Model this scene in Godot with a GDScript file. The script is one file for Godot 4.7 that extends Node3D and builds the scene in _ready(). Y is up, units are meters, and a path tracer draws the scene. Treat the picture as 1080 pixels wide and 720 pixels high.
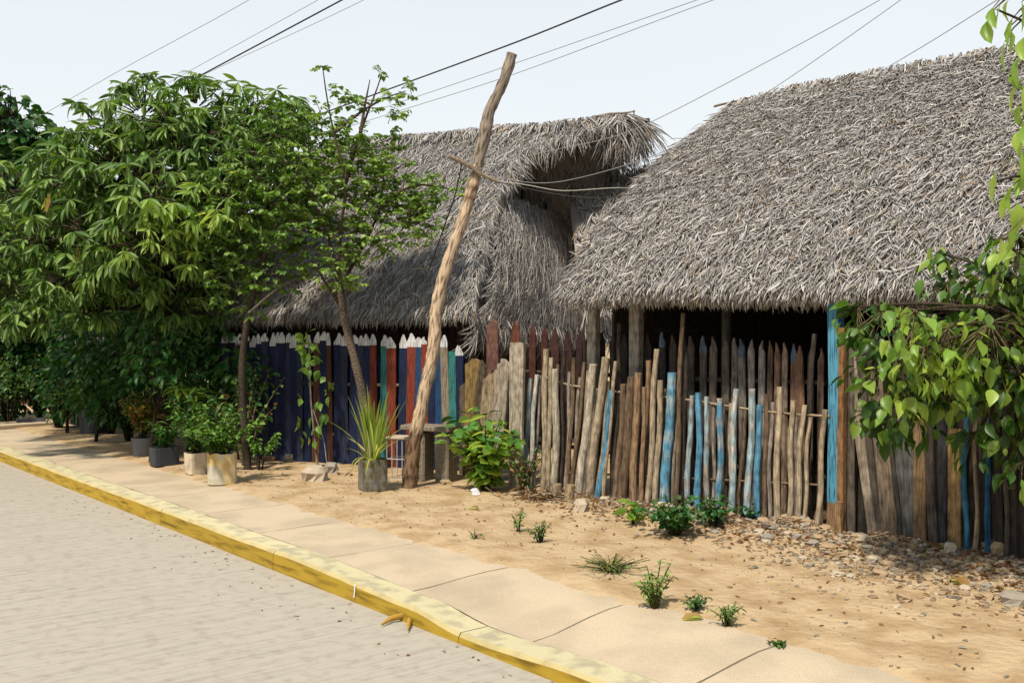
extends Node3D
# A dusty street with a yellow kerb, stake and picket fences and two palm-thatched huts.
# World axes: x to the side, y up, -z into the scene; metres. The eye stands 1.6 m above the pavement.

const FOCAL := 1050.0
const EYE := 1.6
const BASE := 0.86            # one factor on every base colour, set together with the exposure
var R := RandomNumberGenerator.new()
var noise := FastNoiseLite.new()
var used := {}
var M := {}

# ---------------------------------------------------------------- small helpers
func rr(a: float, b: float) -> float:
	return R.randf_range(a, b)

func lin(r: float, g: float, b: float) -> Color:
	return Color(r, g, b)

func srgb(c: Color) -> Color:
	return c.linear_to_srgb()

func gp(px: float, py: float, h := 0.0) -> Vector3:      # the point of level h seen in that direction
	var d := (EYE - h) * FOCAL / (py - 360.0)
	return Vector3((px - 540.0) / FOCAL * d, h, -d)

func at(px: float, py: float, d: float) -> Vector3:
	return Vector3((px - 540.0) / FOCAL * d, EYE - (py - 360.0) / FOCAL * d, -d)

func on_line(px: float, o: Vector2, dir: Vector2) -> Vector2:   # (x, depth) where a plan line crosses that direction
	var k := (px - 540.0) / FOCAL
	var s := (k * o.y - o.x) / (dir.x - k * dir.y)
	return o + dir * s

func numbered(called: String) -> String:
	if not used.has(called):
		used[called] = 0
		return called
	used[called] += 1
	return "%s_%03d" % [called, used[called]]

func tag(o: Node, label := "", category := "", group := "", kind := "") -> Node:
	if label != "": o.set_meta("label", label)
	if category != "": o.set_meta("category", category)
	if group != "": o.set_meta("group", group)
	if kind != "": o.set_meta("kind", kind)
	return o

func thing(called: String, label: String, category: String, where := Vector3.ZERO, group := "") -> Node3D:
	var o := Node3D.new()
	o.name = numbered(called)
	add_child(o)
	o.position = where
	tag(o, label, category, group)
	return o

func put(called: String, mesh: Mesh, m: Material, parent: Node = self, xf := Transform3D()) -> MeshInstance3D:
	var o := MeshInstance3D.new()
	o.name = numbered(called) if parent == self else called
	o.mesh = mesh
	o.transform = xf
	if m: o.material_override = m
	parent.add_child(o, true)
	return o

func structure(called: String, mesh: Mesh, m: Material) -> MeshInstance3D:
	var o := put(called, mesh, m)
	o.set_meta("kind", "structure")
	return o

func copies(called: String, mesh: Mesh, m: Material, parent: Node, xfs: Array, cols: Array) -> MultiMeshInstance3D:
	var mm := MultiMesh.new()
	mm.transform_format = MultiMesh.TRANSFORM_3D
	mm.use_colors = true
	mm.mesh = mesh
	mm.instance_count = xfs.size()
	for i in xfs.size():
		mm.set_instance_transform(i, xfs[i])
		mm.set_instance_color(i, cols[i])
	var o := MultiMeshInstance3D.new()
	o.name = numbered(called) if parent == self else called
	o.multimesh = mm
	o.material_override = m
	parent.add_child(o, true)
	o.set_meta("kind", "stuff")
	return o

# ---------------------------------------------------------------- mesh building
class Builder:
	var v := PackedVector3Array()
	var n := PackedVector3Array()
	var t := PackedVector2Array()
	var t2 := PackedVector2Array()
	var c := PackedColorArray()
	var x := PackedInt32Array()

	func add(p: Vector3, nn: Vector3, uv: Vector2, col: Color) -> int:
		v.append(p); n.append(nn); t.append(uv); c.append(col)
		return v.size() - 1

	func tri(a: int, b: int, d: int) -> void:
		var face := (v[d] - v[a]).cross(v[b] - v[a])
		if face.dot(n[a] + n[b] + n[d]) >= 0.0:
			x.append(a); x.append(b); x.append(d)
		else:
			x.append(a); x.append(d); x.append(b)

	func quad(p0: Vector3, p1: Vector3, p2: Vector3, p3: Vector3, out: Vector3, col: Color, u0 := Vector2(), u1 := Vector2(1, 0), u2 := Vector2(1, 1), u3 := Vector2(0, 1)) -> void:
		var nn := (p2 - p0).cross(p3 - p1)
		if nn.length() < 1e-9:
			nn = out
		nn = nn.normalized()
		if nn.dot(out) < 0.0:
			nn = -nn
		var a := add(p0, nn, u0, col)
		var b := add(p1, nn, u1, col)
		var d := add(p2, nn, u2, col)
		var e := add(p3, nn, u3, col)
		tri(a, b, d)
		tri(a, d, e)

	func box(xf: Transform3D, s: Vector3, col: Color, bevel := 0.0) -> void:
		# chamfered box, centred
		var h := s * 0.5
		var b := minf(bevel, minf(h.x, minf(h.y, h.z)) * 0.5)
		var bb := Vector3(b, b, b)
		var i := h - bb
		for ax in 3:
			for sg in [-1.0, 1.0]:
				var e := Vector3.ZERO; e[ax] = sg
				var e1 := Vector3.ZERO; e1[(ax + 1) % 3] = 1.0
				var e2 := Vector3.ZERO; e2[(ax + 2) % 3] = 1.0
				var o: Vector3 = e * h[ax]
				var a1: Vector3 = e1 * i[(ax + 1) % 3]
				var a2: Vector3 = e2 * i[(ax + 2) % 3]
				var w1 := s[(ax + 1) % 3]; var w2 := s[(ax + 2) % 3]
				quad(xf * (o - a1 - a2), xf * (o + a1 - a2), xf * (o + a1 + a2), xf * (o - a1 + a2), xf.basis * e, col, Vector2(0, 0), Vector2(w1, 0), Vector2(w1, w2), Vector2(0, w2))
				if b > 0.0:
					for sg1 in [-1.0, 1.0]:
						# chamfer strip between face e and e1*sg1
						var f1: Vector3 = e * h[ax] + e1 * sg1 * i[(ax + 1) % 3]
						var f2: Vector3 = e * i[ax] + e1 * sg1 * h[(ax + 1) % 3]
						quad(xf * (f1 - a2), xf * (f2 - a2), xf * (f2 + a2), xf * (f1 + a2), xf.basis * (e + e1 * sg1), col)

	func tube(pts: Array, rad: Array, sides: int, cols: Array, uvo: Vector2, uvs: Vector2, cap := true, lump := 0.0, flat_side := 1.0) -> void:
		var m := pts.size()
		var dir: Vector3 = (pts[1] - pts[0]).normalized()
		var side := dir.cross(Vector3(0.31, 0.2, 0.93))
		if side.length() < 0.05:
			side = dir.cross(Vector3(1, 0, 0))
		side = side.normalized()
		var rings := []
		var run := 0.0
		for i in m:
			if i > 0:
				run += (pts[i] - pts[i - 1]).length()
				dir = (pts[mini(i + 1, m - 1)] - pts[i - 1]).normalized()
				side = (side - dir * side.dot(dir)).normalized()
			var up := dir.cross(side)
			var ring := []
			for k in sides + 1:
				var a := TAU * (k % sides) / sides
				var w := 1.0 + lump * sin(a * 2.0 + i * 1.7 + uvo.x * 9.0) + lump * 0.7 * cos(a * 3.0 - i * 2.3 + uvo.y * 5.0)
				var o := side * cos(a) + up * sin(a) * flat_side
				var nn := (side * cos(a) * flat_side + up * sin(a)).normalized()
				ring.append(add(pts[i] + o * rad[i] * w, nn, uvo + Vector2(uvs.x * k / sides, uvs.y * run), cols[mini(i, cols.size() - 1)]))
			rings.append(ring)
		for i in m - 1:
			for k in sides:
				tri(rings[i][k], rings[i][k + 1], rings[i + 1][k + 1])
				tri(rings[i][k], rings[i + 1][k + 1], rings[i + 1][k])
		if cap:
			for e in [0, m - 1]:
				var nn2: Vector3 = (pts[1] - pts[0]).normalized() * -1.0 if e == 0 else (pts[m - 1] - pts[m - 2]).normalized()
				var col: Color = cols[mini(e, cols.size() - 1)]
				var mid := add(pts[e], nn2, uvo, col)
				var prev := -1
				for k in sides + 1:
					var q := add(v[rings[e][k]], nn2, uvo + Vector2(cos(TAU * k / sides), sin(TAU * k / sides)) * 0.1, col)
					if prev >= 0:
						tri(mid, prev, q)
					prev = q

	# a board standing up: rows of (half width, sideways shift, height); each row of faces has its own colour
	func board(rows: Array, th: float, cols: Array, uvo: Vector2) -> void:
		var hz := th * 0.5
		var b := minf(0.006, th * 0.3)
		for i in rows.size() - 1:
			var a: Vector3 = rows[i]
			var e: Vector3 = rows[i + 1]
			var col: Color = cols[mini(i, cols.size() - 1)]
			var al := a.y - a.x; var ar := a.y + a.x; var el := e.y - e.x; var er := e.y + e.x
			for sg in [1.0, -1.0]:
				quad(Vector3(al + b, a.z, hz * sg), Vector3(ar - b, a.z, hz * sg), Vector3(er - b, e.z, hz * sg), Vector3(el + b, e.z, hz * sg), Vector3(0, 0, sg), col,
					uvo + Vector2(al, a.z), uvo + Vector2(ar, a.z), uvo + Vector2(er, e.z), uvo + Vector2(el, e.z))
				quad(Vector3(al + b, a.z, hz * sg), Vector3(al, a.z, (hz - b) * sg), Vector3(el, e.z, (hz - b) * sg), Vector3(el + b, e.z, hz * sg), Vector3(-1, 0, sg), col, uvo + Vector2(al, a.z), uvo + Vector2(al, a.z), uvo + Vector2(el, e.z), uvo + Vector2(el, e.z))
				quad(Vector3(ar - b, a.z, hz * sg), Vector3(ar, a.z, (hz - b) * sg), Vector3(er, e.z, (hz - b) * sg), Vector3(er - b, e.z, hz * sg), Vector3(1, 0, sg), col, uvo + Vector2(ar, a.z), uvo + Vector2(ar, a.z), uvo + Vector2(er, e.z), uvo + Vector2(er, e.z))
			quad(Vector3(al, a.z, b - hz), Vector3(al, a.z, hz - b), Vector3(el, e.z, hz - b), Vector3(el, e.z, b - hz), Vector3(-1, 0, 0), col, uvo + Vector2(0.3, a.z), uvo + Vector2(0.3 + th, a.z), uvo + Vector2(0.3 + th, e.z), uvo + Vector2(0.3, e.z))
			quad(Vector3(ar, a.z, b - hz), Vector3(ar, a.z, hz - b), Vector3(er, e.z, hz - b), Vector3(er, e.z, b - hz), Vector3(1, 0, 0), col, uvo + Vector2(0.6, a.z), uvo + Vector2(0.6 + th, a.z), uvo + Vector2(0.6 + th, e.z), uvo + Vector2(0.6, e.z))
		var last: Vector3 = rows[rows.size() - 1]
		quad(Vector3(last.y - last.x, last.z, -hz), Vector3(last.y + last.x, last.z, -hz), Vector3(last.y + last.x, last.z, hz), Vector3(last.y - last.x, last.z, hz), Vector3(0, 1, 0), cols[cols.size() - 1], uvo, uvo + Vector2(0.05, 0), uvo + Vector2(0.05, 0.02), uvo + Vector2(0, 0.02))

	func mesh() -> ArrayMesh:
		var a := []
		a.resize(Mesh.ARRAY_MAX)
		a[Mesh.ARRAY_VERTEX] = v
		a[Mesh.ARRAY_NORMAL] = n
		a[Mesh.ARRAY_TEX_UV] = t
		if t2.size() == v.size():
			a[Mesh.ARRAY_TEX_UV2] = t2
		a[Mesh.ARRAY_COLOR] = c
		a[Mesh.ARRAY_INDEX] = x
		var m := ArrayMesh.new()
		m.add_surface_from_arrays(Mesh.PRIMITIVE_TRIANGLES, a)
		return m

	# smooth normals for a grid of (cols x rows) vertices starting at first
	func grid(pts: Array, cols: int, rows: int, uvs: Array, colr: Array, up: Vector3, uv2 := []) -> void:
		var first := v.size()
		for j in rows:
			for i in cols:
				var k := j * cols + i
				var px: Vector3 = pts[j * cols + mini(i + 1, cols - 1)] - pts[j * cols + maxi(i - 1, 0)]
				var py: Vector3 = pts[mini(j + 1, rows - 1) * cols + i] - pts[maxi(j - 1, 0) * cols + i]
				var nn := px.cross(py).normalized()
				if nn.dot(up) < 0.0:
					nn = -nn
				add(pts[k], nn, uvs[k] if uvs.size() else Vector2(), colr[mini(k, colr.size() - 1)])
				if uv2.size(): t2.append(uv2[k])
		for j in rows - 1:
			for i in cols - 1:
				var a := first + j * cols + i
				tri(a, a + 1, a + cols + 1)
				tri(a, a + cols + 1, a + cols)

# a leaf or a strip of palm along +y, length 1, widest 1; profile = half widths, bend = how far it curls to -z
func blade(profile: Array, bend: float, fold: float, sway := 0.0, wave := 0.0, slim := 0.5) -> ArrayMesh:
	var b := Builder.new()
	var m := profile.size()
	var rows := []
	for i in m:
		var f := float(i) / (m - 1)
		var ang := bend * f
		var y := f if absf(bend) < 0.01 else sin(ang) / bend
		var z := 0.0 if absf(bend) < 0.01 else -(1.0 - cos(ang)) / bend
		var w: float = profile[i]
		var mid := Vector3(sway * f * f, y, z)
		var nn := Vector3(0, sin(ang), cos(ang))
		var lift := nn * (w * fold * slim)
		var wv := nn * (wave * (1.0 if i % 2 == 0 else -1.0) * w * slim)
		rows.append([mid + Vector3(-w, 0, 0) + lift + wv, mid, mid + Vector3(w, 0, 0) + lift - wv, nn, f])
	for i in m:
		var r = rows[i]
		b.add(r[0], (r[3] + Vector3(fold, 0, 0)).normalized(), Vector2(0, r[4]), Color.WHITE)
		b.add(r[1], r[3], Vector2(0.5, r[4]), Color.WHITE)
		b.add(r[2], (r[3] - Vector3(fold, 0, 0)).normalized(), Vector2(1, r[4]), Color.WHITE)
	for i in m - 1:
		var a := i * 3
		for k in 2:
			b.tri(a + k, a + k + 1, a + k + 4)
			b.tri(a + k, a + k + 4, a + k + 3)
	return b.mesh()

func strip(bend: float, sway: float) -> ArrayMesh:       # a dry palm leaflet: flat, narrow, one face wide
	var b := Builder.new()
	var w := [0.35, 0.5, 0.42, 0.06]
	for i in 4:
		var f := i / 3.0
		var ang := bend * f
		var mid := Vector3(sway * f * f, sin(ang) / bend, -(1.0 - cos(ang)) / bend)
		var nn := Vector3(0, sin(ang), cos(ang))
		b.add(mid + Vector3(-w[i], 0, 0), (nn + Vector3(-0.25, 0, 0)).normalized(), Vector2(0, f), Color.WHITE)
		b.add(mid + Vector3(w[i], 0, 0), (nn + Vector3(0.25, 0, 0)).normalized(), Vector2(1, f), Color.WHITE)
	for i in 3:
		b.tri(i * 2, i * 2 + 1, i * 2 + 3)
		b.tri(i * 2, i * 2 + 3, i * 2 + 2)
	return b.mesh()

func stone_mesh(sd: int, squash := 0.7) -> ArrayMesh:
	var b := Builder.new()
	var nz := FastNoiseLite.new()
	nz.seed = sd
	nz.frequency = 0.75
	var lat := 5
	var lon := 8
	var p := []
	for j in lat + 1:
		for i in lon:
			var th := PI * j / lat
			var ph := TAU * (i + 0.5 * (j % 2)) / lon
			var q := Vector3(sin(th) * cos(ph), cos(th), sin(th) * sin(ph))
			q *= 0.5 * (1.0 + 0.55 * nz.get_noise_3dv(q * 1.6 + Vector3(sd, 0, 0)) + 0.25 * nz.get_noise_3dv(q * 4.0))
			q.y = clampf(q.y * squash, -0.2 * squash, 0.32 * squash + 0.05 * q.x)
			p.append(q)
	for j in lat:
		for i in lon:
			var a: Vector3 = p[j * lon + i]; var e: Vector3 = p[j * lon + (i + 1) % lon]
			var f: Vector3 = p[(j + 1) * lon + (i + 1) % lon]; var g: Vector3 = p[(j + 1) * lon + i]
			for tr in [[a, e, f], [a, f, g]]:
				var nn: Vector3 = (tr[2] - tr[0]).cross(tr[1] - tr[0])
				if nn.length() < 1e-7: continue
				nn = nn.normalized()
				if nn.dot(tr[0] + tr[1] + tr[2]) < 0.0: nn = -nn
				var k := b.add(tr[0], nn, Vector2(), Color.WHITE)
				b.add(tr[1], nn, Vector2(), Color.WHITE)
				b.add(tr[2], nn, Vector2(), Color.WHITE)
				b.tri(k, k + 1, k + 2)
	return b.mesh()

# ---------------------------------------------------------------- materials
func ntex(freq: float, stops: Array, cols: Array, size := 512, octaves := 4, sd := 1, kind := FastNoiseLite.TYPE_SIMPLEX_SMOOTH, bump := 0.0) -> NoiseTexture2D:
	var nz := FastNoiseLite.new()
	nz.seed = sd
	nz.frequency = freq
	nz.noise_type = kind
	nz.fractal_octaves = octaves
	var g := Gradient.new()
	g.offsets = PackedFloat32Array(stops)
	g.colors = PackedColorArray(cols)
	var t := NoiseTexture2D.new()
	t.width = size
	t.height = size
	t.seamless = true
	t.noise = nz
	if bump > 0.0:
		t.as_normal_map = true
		t.bump_strength = bump
	else:
		t.color_ramp = g
	return t

func grey(a: float) -> Color:
	return Color(a, a, a)

func mat(called: String, col: Color, rough := 0.85, tex: Texture2D = null, scale := Vector3.ONE, tri := 0, spec := 0.4, tinted := true) -> StandardMaterial3D:
	var m := StandardMaterial3D.new()
	m.resource_name = called
	m.albedo_color = srgb(col * BASE)
	m.roughness = rough
	m.metallic_specular = spec
	m.vertex_color_use_as_albedo = tinted
	m.cull_mode = BaseMaterial3D.CULL_DISABLED
	if tex:
		m.albedo_texture = tex
		m.uv1_scale = scale
		m.uv1_triplanar = tri > 0
		m.uv1_world_triplanar = tri == 2
	M[called] = m
	return m

func relief(m: StandardMaterial3D, tex: Texture2D, cm: float) -> void:
	m.heightmap_enabled = true
	m.heightmap_texture = tex
	m.heightmap_scale = cm

func layer(m: StandardMaterial3D, tex: Texture2D, scale2: Vector3, tri2 := true) -> void:
	m.detail_enabled = true
	m.detail_albedo = tex
	m.detail_blend_mode = BaseMaterial3D.BLEND_MODE_MUL
	m.detail_uv_layer = BaseMaterial3D.DETAIL_UV_2
	m.uv2_scale = scale2
	m.uv2_triplanar = tri2
	m.uv2_world_triplanar = tri2

func make_materials() -> void:
	var grain := ntex(0.012, [0.0, 0.38, 0.55, 0.75, 1.0], [grey(0.60), grey(0.80), grey(0.91), grey(0.98), grey(1.0)], 512, 5, 3)
	var fine := ntex(0.05, [0.0, 0.35, 0.6, 1.0], [grey(0.70), grey(0.88), grey(0.97), grey(1.0)], 512, 4, 9)
	var specks := ntex(0.11, [0.0, 0.30, 0.40, 0.7, 1.0], [grey(0.68), grey(0.84), grey(0.95), grey(1.0), grey(1.0)], 512, 3, 21)
	var patch := ntex(0.006, [0.0, 0.4, 0.6, 1.0], [grey(0.88), grey(0.94), grey(0.985), grey(1.0)], 512, 5, 31)
	# wood of stakes and boards: uv x runs round or across in metres, y along the grain
	var w := mat("wood", Color.WHITE, 0.85, grain, Vector3(9.0, 0.55, 1.0), 0, 0.3)
	relief(w, grain, 0.25)
	layer(w, ntex(0.018, [0.0, 0.32, 0.46, 0.60, 1.0], [grey(0.66), grey(0.83), grey(0.93), grey(1.0), grey(1.0)], 512, 3, 88), Vector3(2.2, 0.9, 2.2))
	var flaked := ntex(0.016, [0.0, 0.30, 0.40, 0.52, 1.0], [grey(0.50), grey(0.72), grey(0.92), grey(1.0), grey(1.0)], 512, 5, 33)
	var pw := mat("painted_wood", Color.WHITE, 0.75, flaked, Vector3(6.0, 0.5, 1.0), 0, 0.35)
	relief(pw, grain, 0.15)
	layer(pw, fine, Vector3(5, 5, 5))
	var bark := mat("bark", Color.WHITE, 0.95, ntex(0.03, [0.0, 0.35, 0.5, 0.7, 1.0], [grey(0.35), grey(0.6), grey(0.85), grey(1.0), grey(1.0)], 512, 5, 14), Vector3(1.0, 0.9, 1.0), 0, 0.2)
	relief(bark, bark.albedo_texture, 0.9)
	# bare trodden earth
	var e := mat("earth", lin(0.51, 0.378, 0.230), 0.97, ntex(0.007, [0.0, 0.35, 0.5, 0.65, 1.0], [Color(0.84, 0.80, 0.75), Color(0.92, 0.90, 0.87), Color(0.96, 0.95, 0.94), Color(1, 1, 1), Color(1, 1, 1)], 1024, 6, 5), Vector3(0.33, 0.33, 0.33), 2, 0.15, false)
	layer(e, specks, Vector3(2.3, 2.3, 2.3))
	relief(e, ntex(0.06, [0.0, 1.0], [grey(0), grey(1)], 512, 5, 8), 1.3)
	# pavement concrete, dusted with earth
	var c := mat("pavement_concrete", lin(0.56, 0.455, 0.325), 0.93, patch, Vector3(0.4, 0.4, 0.4), 2, 0.2, false)
	layer(c, ntex(0.09, [0.0, 0.33, 0.45, 1.0], [grey(0.80), grey(0.92), grey(0.98), grey(1.0)], 512, 4, 77), Vector3(1.9, 1.9, 1.9))
	relief(c, ntex(0.08, [0.0, 1.0], [grey(0), grey(1)], 512, 4, 18), 0.25)
	# brushed road concrete: uv x along the road, y across it
	var rd := mat("road_concrete", lin(0.41, 0.372, 0.315), 0.92, ntex(0.02, [0.0, 0.30, 0.42, 0.6, 1.0], [Color(0.90, 0.895, 0.885), Color(0.955, 0.95, 0.945), Color(0.98, 0.98, 0.975), Color(0.99, 0.99, 0.985), Color(1, 1, 1)], 1024, 7, 45), Vector3(0.36, 0.36, 1), 0, 0.2, false)
	layer(rd, ntex(0.02, [0.0, 0.34, 0.46, 0.6, 1.0], [grey(0.91), grey(0.96), grey(0.985), grey(1.0), grey(1.0)], 1024, 6, 61), Vector3(1.2, 0.045, 1), false)
	relief(rd, ntex(0.12, [0.0, 1.0], [grey(0), grey(1)], 1024, 4, 19), 0.12)
	# kerb paint: worn through to grimy concrete
	var k := mat("kerb_paint", Color.WHITE, 0.75, ntex(0.007, [0.0, 0.30, 0.38, 0.46, 0.6, 1.0], [Color(0.55, 0.55, 0.60), Color(0.68, 0.66, 0.66), Color(0.88, 0.86, 0.84), Color(0.95, 0.94, 0.92), Color(1, 1, 1), Color(1, 1, 1)], 1024, 5, 71), Vector3(0.32, 1.9, 0.32), 2, 0.3)
	layer(k, specks, Vector3(3, 3, 3))
	var kt := mat("kerb_top", Color.WHITE, 0.8, ntex(0.012, [0.0, 0.33, 0.45, 0.6, 1.0], [Color(0.82, 0.82, 0.85), Color(0.90, 0.90, 0.92), Color(0.96, 0.96, 0.96), Color(1, 1, 1), Color(1, 1, 1)], 512, 5, 72), Vector3(0.8, 0.8, 0.8), 2, 0.3)
	layer(kt, specks, Vector3(3, 3, 3))
	# thatch
	var th := mat("thatch_leaf", Color.WHITE, 0.8, null, Vector3.ONE, 0, 0.35)
	th.backlight_enabled = true
	th.backlight = Color(0.30, 0.27, 0.22)
	mat("thatch_under", lin(0.34, 0.315, 0.29), 0.95, fine, Vector3(3, 3, 3), 2, 0.1, false)
	# stone and rubble
	mat("stone", Color.WHITE, 0.92, fine, Vector3(6, 6, 6), 2, 0.25)
	for q in [["stone_tan", lin(0.40, 0.29, 0.18)], ["stone_grey", lin(0.32, 0.28, 0.23)], ["stone_pale", lin(0.48, 0.40, 0.30)], ["stone_brick", lin(0.30, 0.16, 0.10)]]:
		mat(q[0], q[1], 0.92, specks, Vector3(5, 5, 5), 2, 0.25, false)
	# foliage (tinted per copy) and plain leaf tones for leaves that are pieces of their own
	leaf_mat("leaf_tinted", Color.WHITE, true)
	for q in [["mango_a", lin(0.080, 0.160, 0.032)], ["mango_b", lin(0.150, 0.270, 0.055)], ["mango_c", lin(0.225, 0.360, 0.085)], ["mango_d", lin(0.30, 0.42, 0.10)],
			["broad_a", lin(0.042, 0.110, 0.014)], ["broad_b", lin(0.095, 0.205, 0.024)], ["broad_c", lin(0.155, 0.295, 0.038)], ["broad_d", lin(0.25, 0.37, 0.06)], ["fresh_a", lin(0.19, 0.32, 0.055)], ["fresh_b", lin(0.26, 0.41, 0.075)], ["fresh_c", lin(0.34, 0.49, 0.11)],
			["bush_a", lin(0.030, 0.120, 0.020)], ["bush_b", lin(0.042, 0.165, 0.026)], ["bush_c", lin(0.070, 0.220, 0.036)],
			["blade_a", lin(0.10, 0.17, 0.025)], ["blade_b", lin(0.20, 0.25, 0.045)], ["blade_c", lin(0.36, 0.33, 0.10)], ["blade_d", lin(0.45, 0.38, 0.22)],
			["dry_a", lin(0.22, 0.085, 0.03)], ["dry_b", lin(0.32, 0.17, 0.07)]]:
		leaf_mat(q[0], q[1], false)
	# metals, plastics, masonry
	var tin := mat("tin", lin(0.30, 0.30, 0.27), 0.45, ntex(0.014, [0.0, 0.35, 0.5, 0.62, 1.0], [Color(0.62, 0.52, 0.34), Color(0.74, 0.70, 0.58), Color(0.84, 0.84, 0.80), Color(0.90, 0.91, 0.93), Color(0.95, 0.96, 1)], 512, 5, 101), Vector3(1.6, 0.9, 1.6), 1, 0.5, false)
	tin.metallic = 0.55
	mat("pot_cream", lin(0.62, 0.55, 0.40), 0.6, ntex(0.011, [0.0, 0.36, 0.5, 0.6, 1.0], [Color(0.86, 0.70, 0.42), Color(0.92, 0.82, 0.60), Color(0.95, 0.91, 0.80), Color(0.90, 0.92, 0.95), Color(0.95, 0.96, 1)], 512, 3, 103), Vector3(0.7, 0.4, 0.7), 1, 0.4, false)
	mat("pot_white", lin(0.60, 0.50, 0.36), 0.7, ntex(0.02, [0.0, 0.4, 0.6, 1.0], [grey(0.78), grey(0.9), grey(1.0), grey(1.0)], 512, 4, 104), Vector3(0.7, 0.7, 0.7), 1, 0.4, false)
	mat("pot_grey", lin(0.13, 0.135, 0.14), 0.7, fine, Vector3(3, 3, 3), 1, 0.4, false)
	mat("pot_dark", lin(0.04, 0.045, 0.055), 0.6, fine, Vector3(3, 3, 3), 1, 0.4, false)
	mat("soil", lin(0.07, 0.05, 0.035), 1.0, specks, Vector3(6, 6, 6), 1, 0.1, false)
	mat("wire_black", lin(0.03, 0.03, 0.033), 0.6, null, Vector3.ONE, 0, 0.4, false)
	mat("wire_grey", lin(0.22, 0.225, 0.23), 0.6, null, Vector3.ONE, 0, 0.4, false)
	mat("cord_pale", lin(0.45, 0.43, 0.38), 0.8, null, Vector3.ONE, 0, 0.3, false)
	mat("galvanised", lin(0.45, 0.45, 0.44), 0.5, fine, Vector3(8, 8, 8), 2, 0.5, false)
	mat("block_concrete", lin(0.27, 0.23, 0.17), 0.95, ntex(0.03, [0.0, 0.35, 0.5, 1.0], [grey(0.5), grey(0.75), grey(0.92), grey(1.0)], 512, 5, 131), Vector3(2, 2, 2), 2, 0.2, false)
	mat("render_beige", lin(0.50, 0.42, 0.31), 0.95, patch, Vector3(0.5, 0.5, 0.5), 2, 0.2, false)
	mat("far_tile", lin(0.20, 0.12, 0.08), 0.9, fine, Vector3(2, 2, 2), 2, 0.2, false)
	mat("plastic_white", lin(0.72, 0.74, 0.76), 0.45, null, Vector3.ONE, 0, 0.5, false)
	mat("glass_dark", lin(0.03, 0.035, 0.04), 0.1, null, Vector3.ONE, 0, 0.5, false)

func leaf_mat(called: String, col: Color, tinted: bool) -> void:
	var m := mat(called, col, 0.42, null, Vector3.ONE, 0, 0.45, tinted)
	m.backlight_enabled = true
	m.backlight = Color(0.78, 0.85, 0.35)

# ---------------------------------------------------------------- the setting
const KERB_O := Vector3(-7.5, 0, -14.55)
const KERB_U := Vector3(0.633, 0, 0.774)     # along the street, towards the viewer
const KERB_V := Vector3(0.774, 0, -0.633)    # from the road to the fences

func uv_pt(u: float, v: float, h: float) -> Vector3:
	return KERB_O + KERB_U * u + KERB_V * v + Vector3(0, h, 0)

func to_uv(p: Vector3) -> Vector2:
	var q := p - KERB_O
	return Vector2(q.dot(KERB_U), q.dot(KERB_V))

func kerb_top(u: float) -> float:            # the kerb dips where carts roll up
	return -0.045 * smoothstep(9.2, 10.9, u) - 0.048 * smoothstep(10.85, 11.4, u) + 0.032 * smoothstep(11.45, 12.4, u) + 0.003 * sin(u * 1.3)

func earth(x: float, z: float) -> float:     # height of the trodden earth
	var p := to_uv(Vector3(x, 0, z))
	var v := p.y
	if v < 0.3:
		return -0.45
	var rise := smoothstep(0.82, 1.22, v + 0.10 * noise.get_noise_2d(x * 45.0, z * 45.0) + 0.09 * noise.get_noise_2d(x * 260.0, z * 260.0))
	var h := lerpf(-0.14, 0.0, smoothstep(0.45, 0.85, v)) + lerpf(-0.03, 0.018, rise)
	h += 0.02 * noise.get_noise_2d(x * 30.0, z * 30.0) * smoothstep(1.0, 2.0, v) + 0.008 * noise.get_noise_2d(x * 160.0, z * 160.0) * rise
	# rubble bank at the foot of the stake fence
	var along := on_fence(x, z)
	h += 0.09 * exp(-pow((along.y + 0.05) / 0.35, 2.0)) * smoothstep(0.2, 2.5, along.x) * (1.0 + 0.5 * noise.get_noise_2d(x * 90.0, z * 90.0))
	return h

const FENCE_O := Vector2(0.44, 10.5)
const FENCE_D := Vector2(0.638, -0.770)

func on_fence(x: float, z: float) -> Vector2:   # (metres along the stake fence, metres in front of it (-) or behind)
	var q := Vector2(x, -z) - FENCE_O
	return Vector2(q.dot(FENCE_D), q.dot(Vector2(0.770, 0.638)))

func on_earth(p: Vector3, lift := 0.0) -> Vector3:
	return Vector3(p.x, earth(p.x, p.z) + lift, p.z)

func ground_at(px: float, py: float) -> Vector3:
	return on_earth(gp(px, py))

func steps(list: Array) -> Array:            # [[from, to, step], ...] as one rising list
	var out := []
	for q in list:
		var n := int(ceil((q[1] - q[0]) / q[2]))
		for i in n:
			out.append(q[0] + (q[1] - q[0]) * i / n)
	out.append(list[list.size() - 1][1])
	return out

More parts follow.
